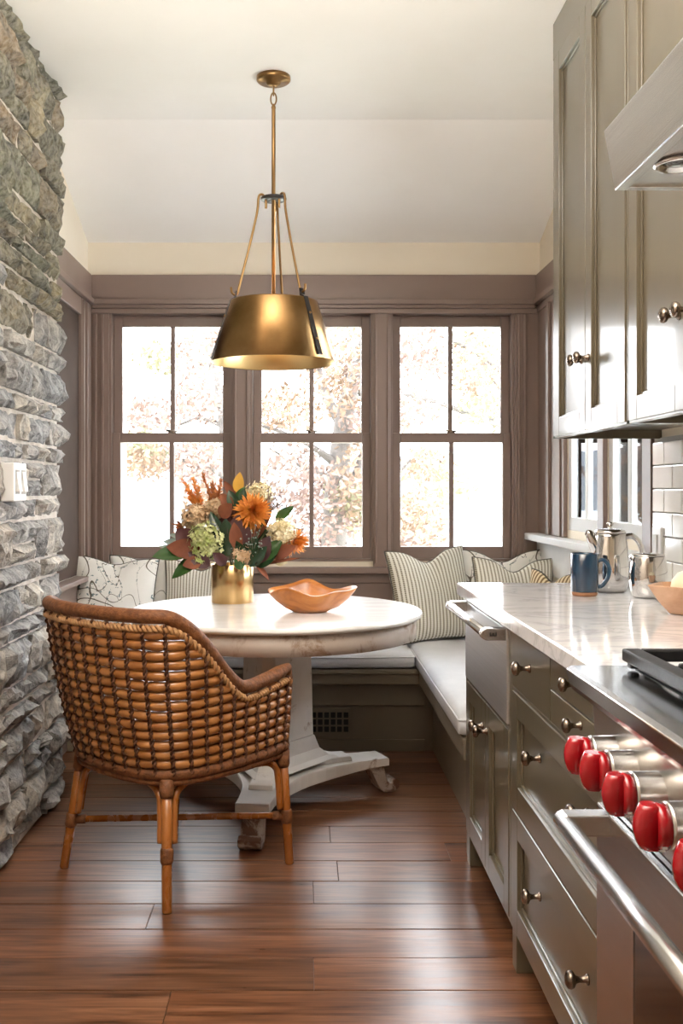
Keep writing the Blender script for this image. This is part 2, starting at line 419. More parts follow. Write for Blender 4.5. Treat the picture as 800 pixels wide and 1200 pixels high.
def window(n, x0, x1, label):
    r = thing('window_%d' % n, label, 'window', (0, 0, 0), kind='structure')
    zm = bzZ(512.5); z0 = WZ0; z1 = WZ1; xm = (x0+x1)/2
    # jamb liner
    j = MB()
    j.box((x0, YB-.005, z0), (x0+.012, YB+TH, z1)); j.box((x1-.012, YB-.005, z0), (x1, YB+TH, z1))
    j.box((x0, YB-.005, z1-.014), (x1, YB+TH, z1)); j.box((x0, YB-.005, z0-.0), (x1, YB+TH, z0+.012)); j.build('jamb', 'trim_taupe', r, .001)
    def sash(name, ya, yb, za, zb, top, bot, st):
        s = MB(); a = x0+.013; b = x1-.013
        s.box((a, ya, za), (a+st, yb, zb)); s.box((b-st, ya, za), (b, yb, zb))
        s.box((a+st, ya, zb-top), (b-st, yb, zb)); s.box((a+st, ya, za), (b-st, yb, za+bot))
        so = s.build(name, 'trim_taupe', r, .003)
        mu = MB().box((xm-.012, ya+.004, za+bot-.002), (xm+.012, yb-.004, zb-top+.002)).build('muntin', 'trim_taupe', so, .004)
        ym = (ya+yb)/2
        for (p, q) in ((a+st, xm-.012), (xm+.012, b-st)):
            MB().box((p-.003, ym-.002, za+bot-.003), (q+.003, ym+.002, zb-top+.003)).build('pane', 'window_glass', so)
        return so
    sash('upper_sash', YB+.055, YB+.09, zm-.026, z1-.015, .058, .05, .045)
    sash('lower_sash', YB+.015, YB+.05, z0+.013, zm+.024, .050, .062, .042)
    lk = MB(); lk.lathe([(.022, 0), (.022, .008), (.012, .012), (0, .013)], (xm, YB+.035, zm+.024), 16); lk.tube([(xm-.03, YB+.022, zm+.038), (xm, YB+.03, zm+.036), (xm+.03, YB+.036, zm+.034)], .005, 8)
    lk.build('sash_lock', 'knob_bronze', r)
names = ['double-hung taupe window left of the brass pendant, behind the flowers', 'middle double-hung taupe window behind the brass pendant shade', 'right-hand double-hung taupe window above the big striped pillow']
for i, (a, b) in enumerate(ops): window(i+1, a, b, names[i])

# ---- right wall with the pair of side windows
RW = [(3.50, 3.955), (4.035, 4.56)]
SZ0, SZ1 = 1.035, 2.15
wr = MB(); T2 = .16
wr.box((XR, -2.6, -.02), (XR+T2, YB+T2, SZ0)); wr.box((XR, -2.6, SZ1), (XR+T2, YB+T2, 2.83))
ys = [-2.6, 3.50, 3.955, 4.035, 4.56, YB+T2]
for i in range(0, 6, 2): wr.box((XR, ys[i], SZ0), (XR+T2, ys[i+1], SZ1))
wro = wr.build('wall_right', 'wall_cream'); tag(wro, 'cream right-hand wall behind the upper cabinets', 'wall', kind='structure')
t3 = [('frieze_board', (XR-.024, 3.40, zf0), (XR, YB, zf1)), ('cap_moulding', (XR-.042, 3.40, zf0-.028), (XR, YB, zf0)),
      ('head_casing', (XR-.018, 3.40, SZ1-.01), (XR, YB, zf0-.029)),
      ('casing', (XR-.019, 4.56, 1.001), (XR, 4.80, SZ1-.01)), ('casing_bead', (XR-.034, 4.79, 1.001), (XR-.018, 4.83, SZ1-.01)),
      ('casing_bead', (XR-.028, 4.60, 1.001), (XR-.018, 4.615, SZ1-.01)),
      ('casing', (XR-.019, 3.955, 1.001), (XR, 4.035, SZ1-.01)), ('casing', (XR-.019, 3.41, 1.001), (XR, 3.50, SZ1-.01)),
      ('corner_panel', (XR-.012, 4.83, .75), (XR, YB-.02, SZ1-.01))]
trim(3, t3, 'taupe frieze and casing around the side window pair on the right wall')
trim(4, [('stool', (XR-.085, 3.41, .965), (XR+.0, YB-.02, .998)), ('apron', (XR-.02, 3.41, .80), (XR, YB-.02, .965))], 'pale window stool under the side windows at the right wall', 'screen_white')
for n, (ya, yb) in ((4, RW[1]), (5, RW[0])):
    r = thing('window_%d' % n, 'side window farther from the camera on the right wall' if n == 4 else 'side window nearer the camera, above the steel coffee pot', 'window', kind='structure')
    s = MB(); st = .05
    s.box((XR+.004, ya, SZ0), (XR+.044, ya+st, SZ1)); s.box((XR+.004, yb-st, SZ0), (XR+.044, yb, SZ1)); s.box((XR+.004, ya+st, SZ0), (XR+.044, yb-st, SZ0+.06)); s.box((XR+.004, ya+st, SZ1-.06), (XR+.044, yb-st, SZ1))
    so = s.build('sash', 'screen_white', r, .003)
    ym = (ya+yb)/2
    MB().box((XR+.012, ym-.02, SZ0+.055), (XR+.026, ym+.02, SZ1-.055)).build('muntin', 'screen_white', so, .004)
    for p, q in ((ya+st, ym-.02), (ym+.02, yb-st)):
        MB().box((XR+.017, p-.003, SZ0+.055), (XR+.021, q+.003, SZ1-.055)).build('pane', 'window_glass', so)
# ---- left recess wall (beyond the stone) with panelled reveal
wl = MB().box((XL-.16, STONE_Y-.2, -.02), (XL, YB+TH, 2.84)).build('wall_left', 'wall_cream'); tag(wl, 'narrow cream wall between the stone pier and the windows', 'wall', kind='structure')
trim(5, [('frieze_board', (XL, STONE_Y, zf0), (XL+.024, YB-.0, zf1)), ('cap_moulding', (XL, STONE_Y, zf0-.028), (XL+.042, YB, zf0)),
         ('casing', (XL, 4.865, .80), (XL+.022, YB-.02, zf0-.029)), ('casing_bead', (XL+.02, 4.94, .84), (XL+.034, 4.965, zf0-.04)), ('casing_bead', (XL+.02, 4.872, .84), (XL+.030, 4.885, zf0-.04)),
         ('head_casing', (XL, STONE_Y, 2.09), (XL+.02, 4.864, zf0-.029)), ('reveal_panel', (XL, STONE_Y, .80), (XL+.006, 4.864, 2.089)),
         ('stool', (XL, STONE_Y, .775), (XL+.07, YB-.02, .798)), ('wainscot_panel', (XL, STONE_Y, .0), (XL+.015, YB-.02, .774))],
     'dark taupe panelled trim on the left wall beside the stone pier')
# ---- stone wall, every stone its own piece
ws = MB().box((-1.26, -2.6, -.02), (STONE_X-.028, STONE_Y-.03, ZC+.01)).build('wall_stone', 'mortar')
tag(ws, 'rough split-stone wall with pale mortar on the left', 'wall', kind='structure')
def stone(y0, y1, z0, z1, xf, end):
    ny = max(3, int((y1-y0)/.032)); nz = max(3, int((z1-z0)/.026))
    mb = MB(); back = STONE_X-.06 if not end else -1.14
    off = rnd.random()*100; idx = {}
    tilt = rnd.uniform(-.016, .016); tz = rnd.uniform(-.014, .014)
    for i in range(ny+1):
        for j in range(nz+1):
            u = i/ny; w = j/nz
            yy = y0+(y1-y0)*u; zz = z0+(z1-z0)*w
            e = min(u, 1-u)*ny; ez = min(w, 1-w)*nz; edge = min(e, ez)
            nn = noise.noise(Vector((yy*9+off, zz*14, off)))
            d = (.010 if edge < .5 else .030+.016*nn+tilt*(u-.5)*2+tz*(w-.5)*2)+rnd.uniform(-.009, .009)
            if 0 < i < ny: yy += rnd.uniform(-.3, .3)*(y1-y0)/ny
            if 0 < j < nz: zz += rnd.uniform(-.3, .3)*(z1-z0)/nz
            if j in (0, nz) and (i % 2): zz += rnd.uniform(-.004, .004)
            if i in (0, ny): yy += rnd.uniform(-.006, .006)
            if end and i == ny: yy += rnd.uniform(-.012, .010); d -= .006
            idx[i, j] = len(mb.v); mb.v.append((xf-.03+d, yy, zz))
    for i in range(ny):
        for j in range(nz):
            a, b, c, d_ = idx[i, j], idx[i+1, j], idx[i+1, j+1], idx[i, j+1]
            if rnd.random() < .5: mb.face((a, b, c)); mb.face((a, c, d_))
            else: mb.face((a, b, d_)); mb.face((b, c, d_))
    ring = [idx[i, 0] for i in range(ny)]+[idx[ny, j] for j in range(nz)]+[idx[i, nz] for i in range(ny, 0, -1)]+[idx[0, j] for j in range(nz, 0, -1)]
    n0 = len(mb.v)
    for k in ring: p = mb.v[k]; mb.v.append((back, p[1], p[2]))
    K = len(ring)
    for k in range(K): kk = (k+1) % K; mb.face((ring[kk], ring[k], n0+k, n0+kk))
    mb.face([n0+k for k in range(K)])
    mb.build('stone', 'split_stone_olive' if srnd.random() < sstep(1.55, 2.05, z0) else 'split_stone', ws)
srnd = random.Random(3)
z = .004
while z < ZC-.02:
    h = srnd.choice([.065, .075, .085, .10, .115, .13, .15]); 
    if z+h > ZC-.05: h = ZC-z
    y1 = STONE_Y+srnd.uniform(-.012, .012); end = True
    while y1 > 2.15:
        L = srnd.choice([.12, .16, .2, .26, .32, .42])*(1.15 if h < .08 else 1)
        if end: L = srnd.choice([.16, .22, .30, .36])
        y0 = y1-L; g = .013
        if h > .11 and srnd.random() < .30 and not end:      # two thin stones in a deep course
            zz = z+h*srnd.uniform(.42, .58)
            stone(y0+g, y1-(0 if end else g*.3), z+.006, zz-.005, STONE_X+srnd.uniform(-.008, .012), end); stone(y0+g, y1-g*.3, zz+.005, z+h-.007, STONE_X+srnd.uniform(-.008, .012), end)
        else: stone(y0+g, y1-(0 if end else g*.3), z+.006, z+h-.008, STONE_X+srnd.uniform(-.010, .014), end)
        y1 = y0; end = False
    z += h
# ---- tile backsplash
bs = MB().box((XR-.006, 1.0, .90), (XR-.0005, 3.408, 1.40)).build('wall_backsplash', 'grout'); tag(bs, 'cream glazed subway tile backsplash right of the side windows', 'backsplash', kind='structure')
k = 0
for k in range(7):
    z0 = 1.225-.08*4+.08*k; z1 = z0+.08; y = 3.405+(.075 if k % 2 else 0.0)-.03
    z0c = max(z0, .915); z1c = min(z1, 1.393)
    if z1c-z0c < .02: continue
    ye = 3.405
    while ye > 2.3:
        y0 = y-.155
        bx('tile', (XR-.015, max(y0, 2.2)+.0015, z0c+.0015), (XR-.005, ye-.0015, z1c-.0015), 'tile_glaze', bs, .003)
        ye = y0; y = y0
# baseboard by the stone wall is absent in the photo; switch plate on the stone
sp = thing('switch_plate', 'white two-gang light switch plate on the stone wall', 'switch', (STONE_X+.02, 3.2, 1.185))
bx('plate', (STONE_X-.01, 3.135, 1.185), (STONE_X+.034, 3.275, 1.31), 'white_plastic', sp, .004)
for yy in (3.172, 3.238): 
    MB().prism([(STONE_X+.034, 1.215), (STONE_X+.046, 1.217), (STONE_X+.037, 1.28), (STONE_X+.034, 1.28)], 'y', yy-.017, yy+.017).build('rocker', 'white_plastic', sp, .001)
    MB().prism([(STONE_X+.0345, 1.208), (STONE_X+.0355, 1.208), (STONE_X+.0355, 1.287), (STONE_X+.0345, 1.287)], 'y', yy-.0215, yy+.0215).build('rocker_frame', 'grout', sp)
sw = thing('wall_outlet', 'white outlet plate on the tiles beside the side window', 'outlet', (XR-.015, 3.36, 1.02))
bx('plate', (XR-.024, 3.30, .975), (XR-.0145, 3.385, 1.095), 'white_plastic', sw, .004)
bx('rocker', (XR-.030, 3.326, 1.0), (XR-.0235, 3.359, 1.07), 'screen_white', sw, .002)

# ================================================================== KITCHEN RUN
def knob(parent, x, y, z, s=1.0):
    mb = MB()
    prof = [(.0105, 0), (.0105, .003), (.0062, .006), (.0055, .018), (.0075, .024), (.0155, .029), (.0175, .034), (.0155, .040), (.009, .0435), (0, .0445)]
    prof = [(r*s, -h*s) for r, h in prof]
    mb.lathe(prof, (x, y, z), 16, 'x'); return mb.build('knob', 'knob_bronze', parent)
def panel_front(name, parent, x, y0, y1, z0, z1, rail=.065, th=.02, rails=None):
    """shaker front facing -X with a recessed panel; x = outer face"""
    rt, rb = rails or (rail, rail)
    mb = MB()
    mb.box((x, y0, z0), (x+th, y0+rail, z1)); mb.box((x, y1-rail, z0), (x+th, y1, z1))
    mb.box((x, y0+rail, z1-rt), (x+th, y1-rail, z1)); mb.box((x, y0+rail, z0), (x+th, y1-rail, z0+rb))
    o = mb.build(name, 'cabinet_greige', parent, .0018)
    bx('panel', (x+.0145, y0+rail-.004, z0+rb-.004), (x+.019, y1-rail+.004, z1-rt+.004), 'cabinet_greige', o, 0)
    # small bead around the recess
    b = MB(); w = .008
    ya, yb, za, zb = y0+rail, y1-rail, z0+rb, z1-rt
    for (p, q, r_, s_) in ((ya, yb, za, za+w), (ya, yb, zb-w, zb), (ya, ya+w, za+w, zb-w), (yb-w, yb, za+w, zb-w)): b.box((x+.009, p, r_), (x+.0150, q, s_))
    b.build('panel_bead', 'cabinet_greige', o, .002)
    return o
YU = 2.53; YR = 1.625
# --- unit with steel drawer and two doors
c1 = thing('base_cabinet', 'olive-greige base cabinet with two doors under the steel drawer', 'cabinet', (XF+.3, 2.9, 0))
mb = MB(); mb.box((XF+.02, YU, .104), (1.21, 3.232, .125)); mb.box((XF+.02, YU, .125), (1.21, YU+.018, .874)); mb.box((XF+.02, 3.214, .125), (1.21, 3.232, .874)); mb.box((1.19, YU+.018, .125), (1.21, 3.214, .874)); mb.box((XF+.04, YU+.018, .606), (1.19, 3.214, .612))
mb.build('carcass', 'cabinet_greige', c1, .001)
mb = MB(); mb.box((XF, YU, .104), (XF+.02, YU+.02, .874)); mb.box((XF, 3.212, .104), (XF+.02, 3.232, .874)); mb.box((XF, YU+.02, .862), (XF+.02, 3.212, .874)); mb.box((XF, YU+.02, .600), (XF+.02, 3.212, .609)); mb.box((XF, YU+.02, .104), (XF+.02, 3.212, .112))
mb.build('face_frame', 'cabinet_greige', c1, .001)
for ya, yb, ky in ((YU+.022, 2.879, 2.845), (2.882, 3.210, 2.912)):
    d = panel_front('door', c1, XF-.002, ya, yb, .114, .598, .058); knob(d, XF-.002, ky, .522)
bx('leg', (XF+.004, 3.185, .0), (XF+.06, 3.232, .104), 'cabinet_greige', c1); bx('toe_board', (XF+.09, YU, .0), (XF+.11, 3.185, .104), 'cabinet_greige', c1)
bx('end_panel', (XF+.004, 3.2325, .02), (1.21, 3.244, .874), 'cabinet_greige', c1)
sd = thing('warming_drawer', 'stainless steel appliance drawer with bar handle under the counter end', 'appliance', (XF, 2.88, .61))
bx('front_panel', (XF-.006, YU+.023, .612), (XF+.018, 3.210, .860), 'steel_satin', sd, .003)
HX = .474; HZ = .845
mb = MB().tube([(HX, YU+.035, HZ), (HX, 3.195, HZ)], .0125, 16); mb.build('handle', 'stainless', sd)
for yy in (YU+.030, 3.172):
    mb = MB().prism([(XF-.004, HZ-.016), (HX, HZ-.016), (HX-.012, HZ-.010), (HX-.016, HZ), (HX-.012, HZ+.010), (HX, HZ+.016), (XF-.004, HZ+.016)], 'y', yy, yy+.03)
    br = mb.build('handle_bracket', 'stainless', sd, .002)
    if yy < 2.8:
        e = MB(); yf = yy-.0008
        for a_, b_ in (((HX+.008, HZ-.004), (HX+.026, HZ-.0015)), ((HX+.008, HZ-.0015), (HX+.0105, HZ+.006)), ((HX+.0235, HZ-.0015), (HX+.026, HZ+.006)), ((HX+.0155, HZ-.0015), (HX+.0185, HZ+.004))): e.box((a_[0], yf, a_[1]), (b_[0], yf+.001, b_[1]))
        e.build('emblem', 'strap_dark', br)
# --- drawer unit
c2 = thing('drawer_cabinet', 'olive-greige drawer cabinet between the steel drawer and the range', 'cabinet', (XF+.3, 2.08, 0))
mb = MB(); mb.box((XF+.02, YR, .104), (1.21, YU, .125)); mb.box((XF+.02, YR, .125), (1.21, YR+.018, .874)); mb.box((XF+.02, YU-.018, .125), (1.21, YU-.001, .874)); mb.box((1.19, YR+.018, .125), (1.21, YU-.018, .874))
mb.build('carcass', 'cabinet_greige', c2, .001)
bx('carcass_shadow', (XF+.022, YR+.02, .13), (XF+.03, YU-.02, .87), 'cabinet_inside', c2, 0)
mb = MB()
for ya, yb, za, zb in ((YR, YR+.02, .104, .874), (YU-.022, YU-.001, .104, .874), (YR+.02, YU-.022, .866, .874), (YR+.02, YU-.022, .714, .722), (YR+.02, YU-.022, .411, .419), (YR+.02, YU-.022, .104, .112)): mb.box((XF, ya, za), (XF+.02, yb, zb))
mb.build('face_frame', 'cabinet_greige', c2, .001)
ya, yb = YR+.022, YU-.024
d = bx('drawer', (XF-.002, 2.118, .724), (XF+.018, yb, .864), 'cabinet_greige', c2, .002); knob(d, XF-.002, 2.305, .803)
d = bx('drawer', (XF-.002, ya, .797), (XF+.018, 2.115, .864), 'cabinet_greige', c2, .002); knob(d, XF-.002, 1.905, .845, .85)
d = bx('drawer', (XF-.002, ya, .724), (XF+.018, 2.115, .794), 'cabinet_greige', c2, .002); knob(d, XF-.002, 1.878, .772, .85)
d = panel_front('drawer', c2, XF-.002, ya, yb, .421, .712, .06); knob(d, XF+.009, 2.25, .607); knob(d, XF+.009, 1.87, .607)
d = panel_front('drawer', c2, XF-.002, ya, yb, .114, .409, .06); knob(d, XF+.009, 2.25, .290); knob(d, XF+.009, 1.87, .290)
bx('leg', (XF+.004, YU-.05, .0), (XF+.06, YU-.001, .104), 'cabinet_greige', c2); bx('leg', (XF+.004, YR, .0), (XF+.06, YR+.05, .104), 'cabinet_greige', c2)
bx('toe_board', (XF+.09, YR+.05, .0), (XF+.11, YU-.05, .104), 'cabinet_greige', c2)
# --- counter
ct = MB().box((.503, YR, .876), (XR-.001, YEND+.005, .914)).build('countertop', 'counter_marble', None, .004, segs=3)
tag(ct, 'pale veined marble countertop running to the range', 'countertop')
# --- upper cabinets
XU = .853; YUE = 3.37; ZU0, ZU1 = 1.397, 2.69
seams = [3.345, 2.985, 2.60, 2.19, 1.81]
def upper(label, y0, y1, doors, far):
    c = thing('wall_cabinet', label, 'cabinet', (XU+.18, (y0+y1)/2, ZU0))
    mb = MB(); mb.box((XU+.022, y0, ZU0+.03), (XR-.001, y1, ZU0+.046)); mb.box((XU+.022, y0, ZU0), (XR-.001, y0+.018, ZC-.001)); mb.box((XU+.022, y1-.018, ZU0), (XR-.001, y1, ZC-.001)); mb.box((XR-.02, y0, ZU0+.046), (XR-.001, y1, ZC-.001)); mb.box((XU+.022, y0, ZU1), (XR-.001, y1, ZU1+.016))
    mb.build('carcass', 'cabinet_greige', c, .001)
    bx('interior', (XU+.028, y0+.02, ZU0+.05), (XU+.034, y1-.02, ZU1), 'cabinet_inside', c, 0)
    bx('fascia', (XU-.001, y0, ZU1+.004), (XU+.021, y1, ZC-.001), 'cabinet_greige', c, .0015)
    mb = MB(); mb.box((XU, y0, ZU0), (XU+.02, y0+.012, ZU1+.003)); mb.box((XU, y1-(.025 if far else .012), ZU0), (XU+.02, y1, ZU1+.003)); mb.box((XU, y0, ZU0), (XU+.02, y1, ZU0+.010)); mb.build('face_frame', 'cabinet_greige', c, .001)
    a = y0+.014; b = y1-(.027 if far else .014); m_ = doors
    for (p, q, ky) in ((a, m_-.0015, m_-.035), (m_+.0015, b, m_+.035)):
        d = panel_front('door', c, XU-.004, p, q, ZU0+.006, ZU1, .062, .022); knob(d, XU-.004, ky, ZU0+.222, 1.05)
    return c
u1 = upper('tall olive-greige wall cabinet nearest the window wall', 2.592, YUE, 2.975, True)
u2 = upper('tall olive-greige wall cabinet beside the steel hood', 1.805, 2.588, 2.19, False)
for c, ya, yb in ((u1, 2.80, 3.2), (u2, 1.95, 2.4)):
    bar = bx('light_bar', (XU+.06, ya, ZU0+.012), (XU+.10, yb, ZU0+.030), 'strap_dark', c, .002)
# --- range
rg = thing('gas_range', 'stainless steel range with red control knobs and bar handle', 'stove', (.8, 1.16, 0))
RX = .480; RY0, RY1 = .715, 1.621
bx('body', (RX+.03, RY0, .10), (1.205, RY1, .898), 'stainless', rg, .002)
MB().prism([(.431, .929), (.440, .934), (1.205, .934), (1.205, .899), (.49, .899), (.442, .893), (.436, .905)], 'y', RY0, RY1).build('bullnose', 'steel_smooth', rg, .002)
MB().prism([(RX+.004, .730), (RX+.03, .730), (RX+.03, .898), (RX+.022, .898), (RX-.006, .888)], 'y', RY0, RY1).build('control_panel', 'stainless', rg, .002)
bx('vent_gap', (RX+.012, RY0+.01, .712), (RX+.03, RY1-.01, .730), 'black_glass', rg, 0)
# cooktop well + grates
bx('cooktop_well', (.535, RY0+.03, .9345), (1.17, RY1-.03, .938), 'grate_iron', rg, .001)
gy = RY1-.025
for g in range(3):
    y1_ = gy; y0_ = gy-.28; mb = MB(); zt_ = .966; zb_ = .946
    for xa, xb, ya_, yb_ in ((.515, .545, y0_, y1_), (1.13, 1.16, y0_, y1_), (.545, 1.13, y0_, y0_+.016), (.545, 1.13, y1_-.016, y1_), (.82, .84, y0_+.016, y1_-.016)): mb.box((xa, ya_, zb_), (xb, yb_, zt_))
    for cx in (.685, .985):
        for dx, dy in ((1, 0), (-1, 0), (0, 1), (0, -1)):
            if dx: mb.box((cx+dx*.04, (y0_+y1_)/2-.006, zb_+.004), (cx+dx*.13, (y0_+y1_)/2+.006, zt_))
            else: mb.box((cx-.006, (y0_+y1_)/2+dy*.035, zb_+.004), (cx+.006, (y0_+y1_)/2+dy*.127, zt_))
    for xa in (.52, 1.14):
        for ya_ in (y0_+.01, y1_-.03): mb.box((xa, ya_, .937), (xa+.015, ya_+.02, zb_))
    mb.build('grate', 'grate_iron', rg, .003)
    for cx in (.685, .985): MB().lathe([(.05, .938), (.05, .944), (.036, .952), (.03, .955), (0, .955)], (cx, (y0_+y1_)/2, 0), 24).build('burner', 'grate_iron', rg)
    gy = y0_-.006
for ky in (1.516, 1.432, 1.324, 1.197, 1.068, .945):
    kz = .814; xp = RX-.001
    k_ = MB().lathe([(.0, -.040), (.0285, -.040), (.0295, -.036), (.0295, -.004), (.034, 0), (.034, .002)], (xp+.001, ky, kz), 32, 'x').build('knob_bezel', 'stainless', rg)
    g = MB().lathe([(0, -.054), (.025, -.054), (.028, -.051), (.028, -.0405)], (xp, ky, kz), 32, 'x')
    o1 = g.build('red_skirt', 'knob_red', k_)
    g = MB(); secs = []
    for i in range(9):                                   # barrel grip across the dial
        w = -1+2*i/8; hw = .0155*(1-.25*w*w)+.001; dep = .027*(1-.30*w*w)
        secs.append((w*.027, hw, dep))
    n0 = 0
    for zz, hw, dep in secs:
        for a in range(9):
            ph = PI*a/8; g.v.append((xp-.052-dep*math.sin(ph)**.55, ky+hw*math.cos(ph), kz+zz))
    for i in range(8):
        for a in range(8): g.face((i*9+a, i*9+a+1, i*9+10+a, i*9+9+a), True)
        g.face((i*9, i*9+9, i*9+17, i*9+8))
    g.face(range(9)); g.face([72+a for a in range(9)]); g.build('red_grip', 'knob_red', k_)
    tk = MB()
    for i, a in enumerate((-.9, -.55, -.2, .15)):
        cy, cz = math.cos(a-.9)*.0282, math.sin(a-.9)*.0282
        tk.box((xp-.0505, ky-cy-.0006, kz+cz-.002), (xp-.0445, ky-cy+.0006, kz+cz+.002))
    tk.build('tick_marks', 'mark_white', k_)
dr = bx('oven_door', (RX, RY0+.004, .175), (RX+.03, RY1-.004, .710), 'stainless', rg, .003)
bx('window_frame', (RX-.004, RY0+.19, .25), (RX+.002, RY1-.19, .615), 'strap_dark', dr, .003)
bx('window', (RX-.006, RY0+.205, .265), (RX-.0035, RY1-.205, .60), 'black_glass', dr, 0)
bx('window_trim', (RX-.0075, RY1-.2075, .262), (RX-.0035, RY1-.2035, .603), 'polished_steel', dr, 0)
MB().tube([(.413, RY0+.05, .694), (.413, RY1-.045, .694)], .0145, 20).build('handle', 'stainless', dr)
for yy in (RY0+.05, RY1-.078):
    mb = MB().prism([(.413, .677), (.404, .682), (.3975, .694), (.404, .706), (.413, .7105), (RX+.002, .7105), (RX+.002, .677)], 'y', yy, yy+.036); mb.build('handle_bracket', 'stainless', dr, .003)
bx('kick_panel', (RX+.06, RY0+.01, .004), (RX+.08, RY1-.01, .10), 'stainless', rg, .002)
bx('drip_panel', (RX+.004, RY0+.004, .105), (RX+.03, RY1-.004, .170), 'stainless', rg, .002)
# --- hood
hd = thing('range_hood', 'brushed stainless steel hood above the range', 'hood', (.9, 1.3, 1.77))
HY1 = 1.80; HY0 = .72
mb = MB().prism([(.568, 1.772), (.548, 1.88), (.555, 1.888), (.86, 2.05), (XR-.001, 2.05), (XR-.001, 1.772), (XR-.02, 1.772), (XR-.02, 1.80), (.595, 1.80), (.59, 1.772)], 'y', HY0, HY1)
mb.build('canopy', 'stainless', hd, .002)
mb = MB(); mb.box((.588, HY1-.02, 1.772), (XR-.02, HY1, 1.802)); mb.build('end_lip', 'stainless', hd, .001)
bx('underside_panel', (.59, HY0+.02, 1.776), (XR-.02, HY1-.019, 1.790), 'stainless', hd, .001)
for yy in (1.655, 1.25, .86):
    l = MB().lathe([(.040, 1.776), (.043, 1.771), (.038, 1.768), (.031, 1.770), (.028, 1.7755)], (.632, yy, 0), 32).build('light_ring', 'polished_steel', hd)
    MB().lathe([(.028, 1.7752), (.018, 1.7725), (0, 1.7715)], (.632, yy, 0), 24).build('light_lens', 'black_glass', l)
# ================================================================== BENCH, CUSHIONS, PILLOWS
BZ = .394
bb = thing('built_in_bench', 'greige built-in bench with floor vent along the window wall', 'bench', (0, 4.8, 0))
bx('seat_board', (XL+.016, 4.52, BZ-.022), (XR-.02, YB-.019, BZ), 'bench_paint', bb, .003)
bx('nosing', (XL+.016, 4.535, BZ-.072), (.545, 4.56, BZ-.0225), 'bench_paint', bb, .003)
bx('front_panel', (XL+.016, 4.590, 0.0), (XR-.02, 4.610, BZ-.0225), 'bench_paint', bb, .001)
bx('rail', (XL+.016, 4.578, .215), (.56, 4.592, BZ-.0225), 'bench_paint', bb, .002)
bx('base_strip', (XL+.016, 4.582, .0), (.56, 4.5905, .055), 'bench_paint', bb, .002)
vx0, vx1 = (366-VPX)*4.59/FOC, (409-VPX)*4.59/FOC
vg = bx('vent_cover', (vx0-.06, 4.578, .070), (vx1+.004, 4.5895, .205), 'bench_paint', bb, .002)
for i in range(7):
    for j in range(3):
        x = vx0-.035+i*.030
        bx('vent_slot', (x, 4.5765, .092+j*.033), (x+.022, 4.5785, .092+j*.033+.025), 'vent_dark', vg, 0)
rb = thing('built_in_bench', 'greige built-in bench along the right wall, ending at the cabinets', 'bench', (.85, 3.9, 0))
bx('seat_board', (.525, 3.262, BZ-.022), (XR-.02, 4.519, BZ), 'bench_paint', rb, .003)
MB().prism([(.528, BZ-.072), (.548, BZ-.072), (.548, BZ-.0225), (.528, BZ-.0225)], 'y', 3.262, 4.534).build('nosing', 'bench_paint', rb, .003)
bx('front_panel', (.60, 3.262, 0), (.62, 4.589, BZ-.0225), 'bench_paint', rb, .001)
def seat_cushion(name, label, x0, x1, y0, y1, z0, z1):
    r = thing(name, label, 'cushion', ((x0+x1)/2, (y0+y1)/2, z0), group='bench seat cushions')
    mb = MB(); nx, ny = 16, 12; cr = .05
    def shp(u, v, top):
        x = x0+(x1-x0)*u; y = y0+(y1-y0)*v
        ex = min(u*(x1-x0), (1-u)*(x1-x0)); ey = min(v*(y1-y0), (1-v)*(y1-y0)); e = min(ex, ey, cr)/cr
        d = (1-math.sqrt(max(0, 1-(1-e)**2)))
        hh = (z1-z0)/2
        zz = hh*(1-.62*d)+.004*noise.noise(Vector((x*4, y*4, z0*9)))
        return (x, y, (z0+hh)+(zz if top else -hh*(1-.3*d)))
    def par(i, n):
        t = i/n; return .5-.5*math.cos(PI*t) if True else t
    g = {}
    for top in (0, 1):
        for i in range(nx+1):
            for j in range(ny+1): g[i, j, top] = len(mb.v); mb.v.append(shp(par(i, nx), par(j, ny), top))
    for i in range(nx):
        for j in range(ny):
            mb.face((g[i, j, 1], g[i+1, j, 1], g[i+1, j+1, 1], g[i, j+1, 1]), True); mb.face((g[i, j, 0], g[i, j+1, 0], g[i+1, j+1, 0], g[i+1, j, 0]), True)
    ring = [(i, 0) for i in range(nx)]+[(nx, j) for j in range(ny)]+[(i, ny) for i in range(nx, 0, -1)]+[(0, j) for j in range(ny, 0, -1)]
    for k in range(len(ring)):
        a, b = ring[k], ring[(k+1) % len(ring)]; mb.face((g[a[0], a[1], 0], g[b[0], b[1], 0], g[b[0], b[1], 1], g[a[0], a[1], 1]), True)
    mb.build('pad', 'cushion_grey', r)
    zz = z1-(z1-z0)*.31
    pts = [mb.v[g[a[0], a[1], 1]] for a in ring]; 
    MB().tube([(p[0], p[1], p[2]-.002) for p in pts], .004, 6, True).build('piping', 'cushion_grey', r)
seat_cushion('bench_cushion', 'long light grey seat cushion on the bench under the windows', XL+.03, .505, 4.515, 5.06, BZ+.001, .478)
seat_cushion('bench_cushion', 'light grey seat cushion on the right bench, running to the cabinets', .512, XR-.03, 3.27, 5.06, BZ+.001, .482)

